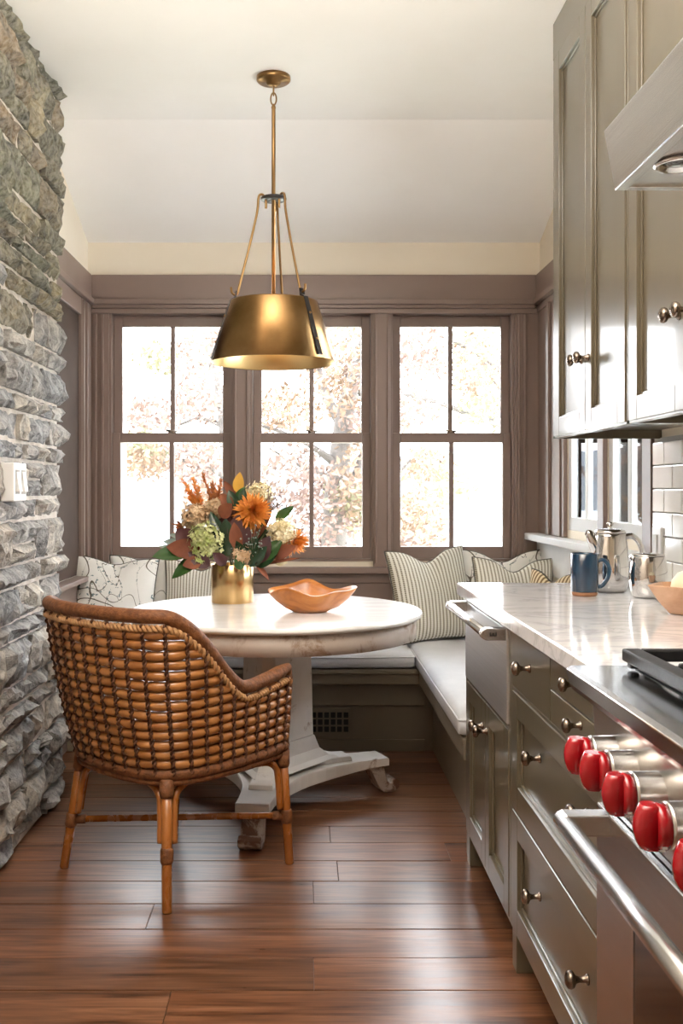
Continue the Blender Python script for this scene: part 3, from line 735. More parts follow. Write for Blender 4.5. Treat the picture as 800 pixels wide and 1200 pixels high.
def pillow(label, mat, w, h, T, loc, yaw, lean, roll=0, dent=.05, group='throw pillows'):
    """loc = bottom centre; faces -Y at yaw 0; lean back by angle"""
    r = thing('throw_pillow', label, 'pillow', loc, 0, group)
    R = Matrix.Translation(loc) @ Matrix.Rotation(yaw, 4, 'Z') @ Matrix.Rotation(-lean, 4, 'X') @ Matrix.Translation((0, 0, h/2)) @ Matrix.Rotation(roll, 4, 'Y')
    n = 22; mb = MB(); mb.uv = []; g = {}
    sd_ = rnd.random()*50
    def pt(u, v, side):
        x = w/2*u*(1-.07*(1-v*v)); zz = h/2*v*(1-.06*(1-u*u))
        if v > 0: zz -= dent*v*math.exp(-(u/.38)**2)
        t_ = T*(max(0, (1-u*u))*max(0, (1-v*v)))**.42
        t_ *= 1-.30*math.exp(-((u)/.3)**2)*max(0, v)
        t_ += .006*noise.noise(Vector((u*3+sd_, v*3, side*7)))*(1 if abs(u) < .99 and abs(v) < .99 else 0)
        return R @ Vector((x, -side*t_, zz))
    for s in (1, -1):
        for i in range(n+1):
            for j in range(n+1):
                u = math.sin((i/n-.5)*PI); v = math.sin((j/n-.5)*PI)
                if s == -1 and (i in (0, n) or j in (0, n)): g[i, j, s] = g[i, j, 1]; continue
                g[i, j, s] = len(mb.v); mb.v.append(tuple(pt(u, v, s))); mb.uv.append(((u+1)/2+(0 if s == 1 else 2), (v+1)/2))
    for s in (1, -1):
        for i in range(n):
            for j in range(n): mb.face((g[i, j, s], g[i+1, j, s], g[i+1, j+1, s], g[i, j+1, s]), True)
    mb.build('cover', mat, r)
    ring = [(i, 0) for i in range(n)]+[(n, j) for j in range(n)]+[(i, n) for i in range(n, 0, -1)]+[(0, j) for j in range(n, 0, -1)]
    MB().tube([mb.v[g[a[0], a[1], 1]] for a in ring], .0042, 6, True).build('piping', 'piping_dark', r)
ST = .481
pillow('large green-grey striped pillow leaning in the bench corner beside the counter', 'ticking_stripe', .43, .46, .085, (.64, 4.79, ST), .34, .24, -.05, .06)
pillow('botanical print pillow at the right end of the window bench, behind the striped ones', 'botanical_print', .46, .44, .07, (1.005, 4.95, ST), 0, .15, 0, .055)
pillow('striped pillow in front of the botanical one, half hidden by the counter', 'ticking_stripe', .40, .42, .07, (1.01, 4.66, ST), .12, .22, .03, .06)
pillow('ochre striped pillow leaning on the right wall behind the blue mug', 'ticking_ochre', .34, .38, .055, (1.06, 4.36, ST), -1.2, .15, 0, .04)
pillow('white botanical print pillow beside the stone pier at the bench end', 'botanical_print', .43, .42, .075, (-.945, 4.80, .478), .10, .22, .06, .03)
pillow('botanical print pillow tucked behind the other one at the bench left end', 'botanical_print', .38, .42, .05, (-.80, 4.965, .478), 0, .15, -.04, .03)
pillow('narrow striped pillow under the left window behind the brass vase', 'ticking_stripe', .37, .40, .06, (-.525, 4.88, .478), -.05, .2, 0, .05)

# ================================================================== TABLE
TX, TY, TZ = -.115, 3.81, .76
tb = thing('pedestal_table', 'round whitewashed pedestal table with worn scrolled feet', 'table', (TX, TY, 0))
C0 = (TX, TY, 0)
MB().lathe([(0, .736), (.545, .736), (.562, .739), (.569, .746), (.569, .752), (.562, .759), (.550, .760), (0, .760)], C0, 96).build('tabletop', 'table_top', tb)
MB().lathe([(.535, .662), (.545, .664), (.545, .7355), (.52, .7355), (.52, .662)], C0, 96, closed=True).build('apron', 'apron_wood', tb)
FA = [math.radians(a) for a in (22, 142, -98)]
def triform(rt, wt, rc, z, n=10, k=.5):
    """concave three-armed outline: arm tip radius rt, tip half-width wt, waist pull rc"""
    pts = []
    for i in range(3):
        a = FA[i]; b = FA[(i+1) % 3]
        d = Vector((math.cos(a), math.sin(a))); p = Vector((-d.y, d.x))
        d2 = Vector((math.cos(b), math.sin(b))); p2 = Vector((-d2.y, d2.x))
        s = d*rt+p*wt; e = d2*rt-p2*wt; mid = a+PI/3; c = Vector((math.cos(mid), math.sin(mid)))*rc
        s1 = d*(rt*.45)+p*wt*1.05; e1 = d2*(rt*.45)-p2*wt*1.05
        for j in range(n+1):
            t = j/n
            q = s*(1-t)**4+4*t*(1-t)**3*s1+6*t*t*(1-t)**2*c+4*t**3*(1-t)*e1+e*t**4
            pts.append((TX+q.x, TY+q.y, z))
    return pts
def loft(rings, caps=True):
    mb = MB(); n = len(rings[0])
    for r in rings: mb.v += [tuple(p) for p in r]
    for i in range(len(rings)-1):
        for j in range(n): jj = (j+1) % n; mb.face((i*n+j, i*n+jj, i*n+n+jj, i*n+n+j))
    if caps: mb.face(list(reversed(range(n)))); mb.face([(len(rings)-1)*n+j for j in range(n)])
    return mb
# lower platform: underside arched toward the centre of each side
top = triform(.465, .060, .13, .148, 14); bot = []
for x, y, z in top:
    r_ = math.hypot(x-TX, y-TY); bot.append((x, y, .098+.02*sstep(.15, .46, r_)-.055*(1-sstep(.12, .30, r_))*0))
loft([bot, [(x, y, .142) for x, y, z in top], [(TX+(x-TX)*.99, TY+(y-TY)*.99, .149) for x, y, z in top]]).build('platform', 'worn_paint', tb, .002)
loft([triform(.31, .045, .10, .149, 14), triform(.305, .043, .098, .166, 14), triform(.295, .04, .094, .169, 14)]).build('plinth', 'worn_paint', tb, .002)
def tri_ring(r, ch, z):
    pts = []
    for a in FA:
        d = Vector((math.cos(a), math.sin(a))); p = Vector((-d.y, d.x))
        pts += [(TX+d.x*r-p.x*ch, TY+d.y*r-p.y*ch, z), (TX+d.x*r+p.x*ch, TY+d.y*r+p.y*ch, z)]
    return pts
loft([tri_ring(.26, .03, .169), tri_ring(.215, .03, .182), tri_ring(.175, .028, .212), tri_ring(.155, .026, .262)]).build('flare', 'worn_paint', tb, .002)
loft([tri_ring(.150, .026, .262), tri_ring(.138, .026, .70)]).build('column', 'worn_paint', tb, .004)
loft([tri_ring(.17, .03, .692), tri_ring(.30, .05, .730), tri_ring(.30, .05, .736)]).build('top_block', 'worn_paint', tb, .003)
for a in FA:
    d = Vector((math.cos(a), math.sin(a), 0)); p = Vector((-d.y, d.x, 0)); c = Vector(C0)
    prof = [(.36, .118), (.395, .10), (.415, .06), (.432, .026), (.455, .004), (.497, .004), (.521, .020), (.523, .044), (.506, .056), (.489, .048), (.484, .040), (.470, .046), (.460, .07), (.452, .118)]
    mb = MB(); hw = .040
    L = [tuple(c+d*r_+p*hw+Vector((0, 0, z_))) for r_, z_ in prof]; R_ = [tuple(c+d*r_-p*hw+Vector((0, 0, z_))) for r_, z_ in prof]
    k = len(prof); mb.v = L+R_
    for i in range(k): j = (i+1) % k; mb.face((i, j, k+j, k+i))
    mb.face(range(k)); mb.face([k+i for i in reversed(range(k))])
    mb.build('foot', 'foot_worn', tb, .004)

# ================================================================== WICKER CHAIR (local frame: +y forward, +x its right)
CX, CY, CR = -.420, 3.190, math.radians(-42)
ch = thing('wicker_armchair', 'rattan barrel armchair with woven cane back pulled up to the table', 'chair', (CX, CY, 0), CR)
ZB = .392; ZT = .862; ZA = .628
def mirror(h): return h+[(-x, y) for x, y in reversed(h[:-1])]
base = mirror([(.245, .255), (.268, .10), (.268, -.05), (.245, -.17), (.185, -.238), (.09, -.262), (0, -.268)])
topc = mirror([(.262, .272), (.298, .10), (.318, -.08), (.318, -.20), (.268, -.300), (.14, -.345), (0, -.358)])
NB = 241
CB = resample(catmull([(x, y, 0) for x, y in base], 16), NB); CT = resample(catmull([(x, y, 0) for x, y in topc], 16), NB)
def surf(u, z):
    i = min(NB-2, max(0, int(u*(NB-1)))); f = u*(NB-1)-i
    b = CB[i].lerp(CB[i+1], f); t_ = CT[i].lerp(CT[i+1], f); k = (z-ZB)/(ZT-ZB)
    q = b.lerp(t_, k + .10*math.sin(PI*min(1, max(0, k)))); return Vector((q.x, q.y, z))
def outn(u, z):
    a = surf(max(0, u-.01), z); b = surf(min(1, u+.01), z); d = b-a; n_ = Vector((-d.y, d.x, 0)); n_.normalize()
    c = surf(u, z)
    if n_.dot(Vector((c.x, c.y+.0, 0))) < 0: n_ = -n_
    return n_
def ztop(u):
    v = abs(u-.5)*2                       # 0 at the back, 1 at the arm fronts
    return ZT-(ZT-ZA)*sstep(.33, .70, v)-.012*math.exp(-((v-.72)/.1)**2)+.012*sstep(.85, 1, v)
rail = [surf(i/160, ztop(i/160)) for i in range(161)]
def twist_tube(pts, r, pitch, amp, seg=10):
    return MB().tube(pts, r, seg)
# front posts of the arms continue down into the rail ends
rp = [surf(0, ZB-.02), surf(0, (ZB+ZA)/2), surf(0, ZA-.035)]
fullrail = [Vector((p.x, p.y, p.z)) for p in (surf(0, ZB-.015), surf(0, .47), surf(0, .55), surf(0, ZA-.03))]+[surf(0, ztop(0))+Vector((0, -.012, .0))]+rail[5:-5]+[surf(1, ztop(1))+Vector((0, -.012, 0))]+[surf(1, ZA-.03), surf(1, .55), surf(1, .47), surf(1, ZB-.015)]
rr = [.015, .015, .015, .016, .019]+[.0215]*(len(rail)-10)+[.019, .016, .015, .015, .015]
MB().tube(fullrail, rr, 14).build('wrapped_rail', 'fiber_wrap', ch, world=False)
# rows of cane bundles between the cords
NC = 29; us = [(i+.5)/NC for i in range(NC)]
PITCH = .0300; zr = ZB+.026; rowi = 0
while zr < ZT-.031:
    ok = [i/320 for i in range(321) if ztop(i/320)-.030 > zr]
    segs_ = []; cur = [ok[0]]
    for q in ok[1:]:
        if q-cur[-1] > .004: segs_.append(cur); cur = [q]
        else: cur.append(q)
    segs_.append(cur)
    for sg in segs_:
        if len(sg) < 8: continue
        pts = []; rad = []
        off = (rowi % 2)*.5
        for u in sg:
            ph = abs(((u*NC-.5+0) % 1.0)); w = math.sin(PI*ph)
            pts.append(surf(u, zr)+outn(u, zr)*(.0025*w)+Vector((0, 0, .0015*math.sin(u*40+rowi*2)))); rad.append(.0142+.0022*w)
        MB().tube(pts, rad, 8, flat=1.0).build('cane_strand', 'cane', ch, world=False)
    zr += PITCH; rowi += 1
for i, u in enumerate(us):
    zt_ = ztop(u)-.02; pts = []; pts2 = []; n_ = int((zt_-ZB+.01)/.0055)
    for k in range(n_+1):
        z_ = ZB-.01+(zt_-ZB+.01)*k/n_; ph = (z_-ZB-.026)/PITCH
        lean = -.010*math.sin(0)
        o_ = .0150+.0025*math.cos(2*PI*ph)
        uu = min(.999, max(.001, u)); nn = outn(uu, z_); tg = Vector((-nn.y, nn.x, 0))
        a = 2*PI*ph
        pts.append(surf(uu, z_)+nn*(o_+.0035*math.cos(a))+tg*(.0042*math.sin(a)))
        pts2.append(surf(uu, z_)+nn*(o_-.0035*math.cos(a))-tg*(.0042*math.sin(a)))
    mb = MB().tube(pts, .0036, 6); mb.tube(pts2, .0036, 6); mb.build('binding_cord', 'fiber_cord', ch, world=False)
# braid under the rail
for s in (0, 1):
    pts = []
    for k in range(700):
        u = .012+.976*k/699; z_ = ztop(u)-.034; nn = outn(u, z_)
        a = 2*PI*(k/699*62)+PI*s; dz = (ztop(min(1, u+.004))-ztop(max(0, u-.004)))
        tgl = (surf(min(1, u+.004), z_+dz/2)-surf(max(0, u-.004), z_-dz/2)).normalized(); w = tgl.cross(nn)
        pts.append(surf(u, z_)+nn*(.0125+.005*math.cos(a))+w*(.0065*math.sin(a)))
    MB().tube(pts, .0062, 6).build('braid', 'braid_pale', ch, world=False)
# seat frame and seat
rim = [surf(i/120, ZB-.006) for i in range(121)]
rim_closed = rim+[Vector((x*.245, .262, ZB-.006)) for x in (-.8, -.4, 0, .4, .8)]
MB().tube(rim_closed, .021, 12, True).build('seat_frame', 'fiber_wrap', ch, world=False)
MB().tube([p+Vector((0, 0, -.024)) for p in rim_closed], .012, 10, True).build('seat_frame', 'fiber_wrap', ch, world=False)
mb = MB(); inner = [(p.x*.95, p.y*.95) for p in rim_closed]
mb.prism(inner, 'z', ZB-.012, ZB+.012); mb.build('seat', 'cane', ch, .004, world=False)
# legs
feet = {'bl': (-.255, -.252), 'br': (.255, -.250), 'fr': (.262, .262), 'fl': (-.285, .238)}
tops = {'bl': (-.212, -.215), 'br': (.212, -.215), 'fr': (.245, .247), 'fl': (-.258, .232)}
def legpt(k, z):
    t_ = z/(ZB-.03); return Vector((feet[k][0]*(1-t_)+tops[k][0]*t_, feet[k][1]*(1-t_)+tops[k][1]*t_, z))
for k in feet:
    lg = MB().tube([legpt(k, .0), legpt(k, .004), legpt(k, .2), legpt(k, ZB-.02)], [.0125, .0148, .0155, .016], 14).build('leg', 'cane_pole', ch, world=False)
    MB().tube([legpt(k, .135), legpt(k, .142), legpt(k, .172), legpt(k, .179)], [.017, .0195, .0195, .017], 14).build('leg_wrap', 'fiber_wrap', lg, world=False)
    MB().tube([legpt(k, ZB-.075), legpt(k, ZB-.065), legpt(k, ZB-.02)], [.018, .0215, .0235], 14).build('leg_wrap', 'fiber_wrap', lg, world=False)
    b0 = legpt(k, .2); c_ = Vector((0, 0, 0)); sx, sy = (1 if b0.x > 0 else -1), (1 if b0.y > 0 else -1)
    for ax in (Vector((-sx, 0, 0)), Vector((0, -sy, 0))):
        lo = legpt(k, .185); mi = legpt(k, .29)
        pts = catmull([lo+ax*.028, mi+ax*.029, legpt(k, .325)+ax*.040, legpt(k, .345)+ax*.075, legpt(k, .352)+ax*.13], 6)
        MB().tube(pts, .0108, 10).build('brace', 'cane_pole', ch, world=False)
for a, b in (('bl', 'fr'), ('br', 'fl')):
    dz = 0 if a == 'bl' else .0
    MB().tube([legpt(a, .158), legpt(b, .158)], .0105, 12).build('stretcher', 'cane_pole', ch, world=False)
    for k in (a, b):
        o_ = legpt(k, .158); d = (-o_); d.z = 0; d.normalize()
        MB().tube([o_+d*.012, o_+d*.045], .0145, 12).build('stretcher_wrap', 'fiber_wrap', ch, world=False)

# ================================================================== PENDANT
PX, PY = -.121, 3.80
pd = thing('pendant_lamp', 'aged brass drum pendant with dark straps above the table', 'lamp', (PX, PY, 1.714))
c = (PX, PY, 0)
MB().lathe([(0, ZC), (.066, ZC), (.066, ZC-.014), (.060, ZC-.019), (.030, ZC-.020), (.026, ZC-.030), (.012, ZC-.036), (0, ZC-.036)], c, 40).build('canopy', 'brass_aged', pd)
ln = MB()
for i, zc in enumerate((ZC-.052, ZC-.085)):
    pts = []
    for k in range(16):
        a = 2*PI*k/16; px_ = .011*math.cos(a); pz = (.024 if i else .020)*math.sin(a)
        pts.append((PX+(px_ if i == 1 else 0), PY+(0 if i == 1 else px_), zc+pz))
    ln.tube(pts, .003, 8, True)
ln.build('chain_link', 'brass_aged', pd)
zp = 2.348; zrim = 1.946; zbot = 1.714; rt, rbm = .170, .2415
MB().tube([(PX, PY, ZC-.105), (PX, PY, ZC-.118), (PX, PY, ZC-.125), (PX, PY, zrim-.02)], [.005, .009, .0075, .0075], 14).build('stem', 'brass_aged', pd)
MB().lathe([(0, zp-.006), (.046, zp-.006), (.050, zp-.003), (.050, zp+.003), (.046, zp+.006), (0, zp+.006)], c, 32).build('spreader_plate', 'strap_dark', pd)
ANG = [math.radians(a) for a in (-43, 77, 197)]
for a in ANG:
    d = Vector((math.cos(a), math.sin(a), 0)); c3 = Vector(c)
    def q(r_, z_): return c3+d*r_+Vector((0, 0, z_))
    pts = catmull([q(.030, zp-.040), q(.031, zp-.006), q(.040, zp+.010), q(.052, zp+.012), q(.060, zp-.002), q(.066, zp-.06), q(.098, 2.15), q(.136, zrim+.055), q(.141, zrim+.033), q(.152, zrim+.022), q(.165, zrim+.030), q(.168, zrim+.050)], 6)
    MB().tube(pts, .0048, 10).build('hanger_rod', 'brass_aged', pd)
    # strap: loop tab then flat bar down the outside of the shade
    t_ = Vector((-d.y, d.x, 0)); hw = .0115; mb = MB()
    path = [(.150, zrim+.036), (.155, zrim+.012), (.171, zrim+.004), (.1755, zrim-.01), (.2455, zbot+.012), (.2445, zbot+.008)]
    inner_ = [(.146, zrim+.034), (.150, zrim+.008), (.165, zrim-.002), (.1715, zrim-.01), (.2415, zbot+.012), (.2405, zbot+.008)]
    for (r1, z1), (r2, z2) in zip(path, inner_):
        mb.v += [tuple(q(r1, z1)+t_*hw), tuple(q(r1, z1)-t_*hw), tuple(q(r2, z2)-t_*hw), tuple(q(r2, z2)+t_*hw)]
    for i in range(5):
        for j in range(4): jj = (j+1) % 4; mb.face((i*4+j, i*4+jj, i*4+4+jj, i*4+4+j))
    mb.face((0, 1, 2, 3)); mb.face((20, 23, 22, 21))
    so = mb.build('strap', 'strap_dark', pd)
    for k in (.24, .72):
        r1 = .1755+(.2455-.1755)*k; z1 = zrim-.01+(zbot+.022-zrim)*k
        MB().ball(q(r1+.0005, z1), .005, 10, 6).build('rivet', 'brass_aged', so)
mb = MB(); mb.lathe([(rt, zrim), (rbm, zbot)], c, 64)
sh = MB()
sh.lathe([(rt-.002, zrim), (rt+.001, zrim+.001), (rt+.0015, zrim-.002), (rbm+.0015, zbot), (rbm, zbot-.002), (rbm-.0015, zbot)], c, 72)
sh.f = sh.f[:-2]; sh.m = sh.m[:-2]; sh.smooth = sh.smooth[:-2]
n_ = len(sh.f)
sh.cm = 1; sh.lathe([(rbm-.0015, zbot), (rt-.002, zrim)], c, 72); sh.f = sh.f[:-2]; sh.m = sh.m[:-2]; sh.smooth = sh.smooth[:-2]
sh.build('shade', ['brass_aged', 'brass_inside'], pd, weld=True)
mb = MB()
for a in ANG: mb.tube([(PX, PY, zrim-.012), (PX+(rt-.004)*math.cos(a), PY+(rt-.004)*math.sin(a), zrim-.012)], .004, 8)
mb.lathe([(.013, zrim-.02), (.018, zrim-.025), (.018, zrim-.085), (0, zrim-.085)], c, 20); mb.build('socket_spider', 'brass_aged', pd)
em = bpy.data.materials.new('warm_bulb'); em.use_nodes = True; b_ = em.node_tree.nodes['Principled BSDF']
b_.inputs['Base Color'].default_value = (1, .8, .5, 1); b_.inputs['Emission Color'].default_value = (1, .66, .30, 1); b_.inputs['Emission Strength'].default_value = 14.0; M['warm_bulb'] = em
MB().lathe([(.014, zrim-.085), (.018, zrim-.10), (.030, zrim-.125), (.031, zrim-.145), (.020, zrim-.165), (0, zrim-.170)], c, 24).build('bulb', 'warm_bulb', pd)

# ================================================================== ON THE TABLE
VX, VY = -.297, 4.03; VR = .0865; VZ = .158
vs_ = thing('brass_vase', 'brushed brass cylinder vase holding the flowers', 'vase', (VX, VY, TZ))
MB().lathe([(0, TZ+.0005), (VR-.003, TZ+.0005), (VR, TZ+.003), (VR, TZ+VZ-.001), (VR-.001, TZ+VZ), (VR-.004, TZ+VZ-.001), (VR-.004, TZ+.012), (0, TZ+.012)], (VX, VY, 0), 48).build('cylinder', 'brass_vase', vs_)
bw = MB(); BXc, BYc = .020, 3.72; NS = 64
def bowl_rim(a):
    r_ = .150+.018*math.cos(2*a)+.010*math.sin(3*a+.5)+.006*math.cos(5*a)
    h_ = .082+.020*math.exp(-((math.sin((a-1.5)/2))/.35)**2)+.010*math.cos(3*a+.4)+.006*math.sin(5*a)
    return r_, h_
levels = [(.34, 0, 0), (.42, .0, 1), (.62, .22, 0), (.82, .55, 0), (.95, .84, 0), (1.0, 1.0, 0), (.965, 1.02, 0), (.90, .86, 0), (.74, .46, 0), (.5, .2, 0), (.0, .14, 0)]
for li, (fr_, fh, _) in enumerate(levels):
    for j in range(NS):
        a = 2*PI*j/NS; r_, h_ = bowl_rim(a)
        rr_ = r_*fr_ if fr_ > .45 else .15*fr_
        bw.v.append((BXc+rr_*math.cos(a), BYc+rr_*math.sin(a)*.86, TZ+.0006+(h_*fh if fh > .2 else .07*fh)))
for li in range(len(levels)-1):
    for j in range(NS): jj = (j+1) % NS; bw.face((li*NS+j, li*NS+jj, li*NS+NS+jj, li*NS+NS+j), True)
bw.face(list(reversed(range(NS))))
bo = bw.build('wooden_bowl', 'bowl_olive'); tag(bo, 'freeform orange-brown wooden bowl with wavy rim on the table', 'bowl')

# ---- flower stems in the vase
frnd = random.Random(11)
def stem_thing(name, label, cat, tip, group=None):
    bp = Vector((VX+frnd.uniform(-.03, .03), VY+frnd.uniform(-.03, .03), TZ+.02))
    r = thing(name, label, cat, bp, 0, group)
    d = (tip-Vector((VX, VY, TZ+VZ))); d.z = 0
    lip = Vector((VX, VY, TZ+VZ+.005))+(d.normalized()*min(.06, d.length*.5) if d.length > .01 else Vector())
    pts = catmull([bp, lip, lip.lerp(tip, .6)+Vector((0, 0, .02)), tip], 6)
    MB().tube(pts, .0032, 6).build('stem', 'stem_green', r)
    return r
def leaf_mesh(mb, base, tipv, normal, width, curl=.15, nu=8, nv=4, fold=.25):
    base = Vector(base); ax = Vector(tipv)-base; L = ax.length; ax.normalize()
    n_ = Vector(normal)-ax*Vector(normal).dot(ax); n_.normalize(); side = ax.cross(n_)
    for layer in (0, 1):
        n0 = len(mb.v); mb.cm = layer
        for i in range(nu+1):
            t = i/nu; w = width*(math.sin(PI*t**.8)**.8 if 0 < t < 1 else 0)*.5
            for j in range(nv+1):
                s = -1+2*j/nv
                p = base+ax*L*t+side*w*s+n_*(-curl*L*t*t+fold*abs(s)*w-.0012*layer)
                mb.v.append(tuple(p))
        for i in range(nu):
            for j in range(nv):
                a = n0+i*(nv+1)+j; q_ = (a, a+1, a+nv+2, a+nv+1)
                mb.face(q_ if layer == 0 else q_[::-1], True)
def leaf(parent, base, tip, normal, width, mats=('leaf_green', 'leaf_rust'), curl=.15):
    mb = MB(); leaf_mesh(mb, base, tip, normal, width, curl)
    me = mb
    o = me.build('leaf', list(mats), parent); return o
def hydrangea(label, px, py, Y, rpx, mat, n, group=None, squash=.85):
    c_ = P(px, py, Y); r_ = rpx*Y/FOC
    r = stem_thing('hydrangea_stem', label, 'flower', c_-Vector((0, 0, r_*.3)), 'hydrangeas in the vase')
    mb = MB()
    mb.ball(c_, (r_*.55, r_*.55, r_*.5*squash), 10, 6)
    n = int(n*1.9)
    for k in range(n):
        z_ = 1-2*(k+.5)/n; a = k*2.399963; q_ = math.sqrt(1-z_*z_)
        d = Vector((q_*math.cos(a), q_*math.sin(a), z_*squash)); 
        p = c_+d*r_*frnd.uniform(.66, 1.08); nn = (d+Vector((frnd.uniform(-.5, .5), frnd.uniform(-.5, .5), frnd.uniform(-.5, .5)))).normalized()
        t1 = nn.orthogonal().normalized(); t2 = nn.cross(t1); s = frnd.uniform(.007, .0115); ro = frnd.random()*PI
        for j in range(4):
            b = ro+j*PI/2; e1 = t1*math.cos(b)+t2*math.sin(b); e2 = -t1*math.sin(b)+t2*math.cos(b)
            n0 = len(mb.v)
            mb.v += [tuple(p), tuple(p+e1*s*.6+e2*s*.55+nn*.001), tuple(p+e1*s*1.2+nn*.004), tuple(p+e1*s*.6-e2*s*.55+nn*.001)]; mb.face((n0, n0+1, n0+2, n0+3))
    mb.build('bloom', mat, r)
def mum(label, px, py, Y, rpx, mat, n, face):
    c_ = P(px, py, Y); r_ = rpx*Y/FOC; face = Vector(face).normalized()
    r = stem_thing('chrysanthemum_stem', label, 'flower', c_-face*r_*.4, 'orange chrysanthemums in the vase')
    mb = MB(); t1 = face.orthogonal().normalized(); t2 = face.cross(t1)
    for k in range(n):
        f_ = (k+.5)/n; el = 1-1.45*f_+frnd.uniform(-.12, .12); a = k*2.399963+frnd.uniform(-.2, .2)
        d = (t1*math.cos(a)+t2*math.sin(a))*math.cos(el*PI/2*.95)+face*math.sin(el*PI/2*.95)
        L = r_*(.72+.35*f_)*frnd.uniform(.72, 1.15); sd = d.cross(face+Vector((.01, .02, .03))).normalized(); w = .0042; up = sd.cross(d)
        b0 = c_-face*r_*.25; n0 = len(mb.v)
        for t_, ww, lift in ((.15, .6, 0), (.55, 1, .05), (.85, .9, .02), (1.0, .2, frnd.uniform(-.25, .05)+.3*(1-f_))):
            p = b0+d*L*t_*1.15+face*lift*L
            mb.v += [tuple(p+sd*w*ww), tuple(p-sd*w*ww)]
        for i in range(3): mb.face((n0+i*2, n0+i*2+1, n0+i*2+3, n0+i*2+2), True)
    mb.build('bloom', mat, r)
def plume(label, tips, mat, root, Y, group=None):
    r = stem_thing('celosia_stem', label, 'flower', P(root[0], root[1], Y), 'rust plumes in the vase')
    mb = MB()
    b0 = P(root[0], root[1], Y)
    for (px, py, dy) in tips:
        e = P(px, py, Y+dy); mb.tube([b0, b0.lerp(e, .5)+Vector((0, 0, .006)), e], [.003, .0025, .001], 6)
        ax = (e-b0); 
        for k in range(60):
            t_ = .15+.85*k/60; p = b0.lerp(e, t_)+Vector((0, 0, .006*math.sin(PI*t_))); d = Vector((frnd.uniform(-1, 1), frnd.uniform(-1, 1), frnd.uniform(-.6, 1)))+ax.normalized()*.9; d.normalize()
            L = frnd.uniform(.014, .032)*(1.2-t_*.6); sd = d.orthogonal().normalized()*.0042; n0 = len(mb.v)
            mb.v += [tuple(p+sd*.4), tuple(p+d*L*.55+sd), tuple(p+d*L), tuple(p+d*L*.55-sd)]; mb.face((n0, n0+1, n0+2, n0+3))
    mb.build('plume', mat, r)
def sprig(label, root, Y, leaves, group='magnolia leaf sprigs in the vase', name='magnolia_sprig'):
    b0 = P(root[0], root[1], Y); r = stem_thing(name, label, 'leaf sprig', b0, group)
    for (x0, y0, d0, x1, y1, d1, w, nrm, mats, curl) in leaves:
        leaf(r, P(x0, y0, Y+d0), P(x1, y1, Y+d1), nrm, w*Y/FOC, mats, curl)
    return r
G = ('leaf_green', 'leaf_rust'); D = ('leaf_dark', 'leaf_rust'); R = ('leaf_rust', 'leaf_dark'); BU = ('leaf_burgundy', 'leaf_rust'); YE = ('leaf_yellow', 'leaf_yellow'); SI = ('leaf_silver', 'leaf_silver')
F = (0, -1, .35); UP = (0, -.35, 1)
hydrangea('large pale green hydrangea head at the front of the bouquet', 241, 634, 3.93, 22, 'petal_green', 190, squash=1.0)
hydrangea('green hydrangea floret cluster hanging over the left vase rim', 233, 658, 3.92, 9, 'petal_green', 50)
hydrangea('beige hydrangea head on the left above the green one', 229, 606, 3.99, 17, 'petal_beige', 130)
hydrangea('cream hydrangea head on the right of the bouquet', 330, 623, 3.97, 17, 'petal_cream', 130)
hydrangea('pale cream hydrangea head at the upper right behind the orange bloom', 303, 580, 4.09, 17, 'petal_cream', 110)
hydrangea('small peach blossom cluster just above the vase rim', 284, 650, 3.93, 12, 'petal_beige', 46)
hydrangea('small peach hydrangea cluster behind the rust plumes', 250, 596, 4.04, 13, 'petal_beige', 70)
hydrangea('small cream blossom cluster low on the right over the table', 328, 656, 3.98, 7, 'petal_cream', 26)
mum('big orange chrysanthemum right of centre in the bouquet', 297, 599, 3.95, 20, 'petal_orange', 320, (.25, -1, .15))
mum('smaller orange chrysanthemum at the right edge of the bouquet', 347, 634, 4.0, 17, 'petal_orange', 170, (.75, -.55, -.05))
mum('rust red chrysanthemum deep at the left side of the bouquet', 213, 617, 4.02, 14, 'petal_rust', 60, (-.8, -.4, .2))
plume('rust orange spiky plume at the upper left of the bouquet', [(214, 563, 0), (226, 561, .02), (219, 575, -.03), (232, 572, -.01), (222, 585, -.03)], 'petal_orange', (235, 600), 4.05)
plume('rust brown plume reaching up left of centre', [(238, 556, .02), (250, 566, -.02), (259, 563, .02), (244, 576, -.03), (262, 580, -.02)], 'petal_rust', (252, 603), 4.07)
sprig('magnolia sprig with large glossy leaves spreading to the lower left', (228, 652), 3.93, [
    (222, 648, 0, 178, 651, -.03, 26, (0.1, -.7, .8), G, .05), (236, 652, -.01, 200, 676, -.04, 20, (-.2, -.8, .6), G, .1),
    (236, 646, -.02, 194, 640, -.02, 24, (.1, -1, .2), ('leaf_rust', 'leaf_burgundy'), .1), (228, 640, 0, 206, 620, 0, 26, (-.2, -1, .1), BU, .05),
    (236, 658, -.03, 214, 662, -.05, 16, (0, -1, .3), R, .1), (246, 664, -.03, 220, 647, -.04, 18, (0, -1, .1), BU, .1)])
sprig('magnolia sprig with yellow and green leaves at the top of the bouquet', (278, 592), 4.0, [
    (278, 578, 0, 281, 553, 0, 13, (0, -1, .1), YE, .05), (277, 586, 0, 262, 563, .01, 10, (.1, -1, 0), R, .05), (276, 588, -.01, 287, 570, -.01, 10, (-.1, -1, .1), G, .1),
    (276, 596, -.02, 268, 574, -.02, 14, (0, -1, .2), D, .1), (281, 598, -.02, 286, 572, -.02, 13, (0, -1, .2), D, .1), (272, 596, -.02, 258, 578, -.02, 14, (.1, -1, .2), R, .1)])
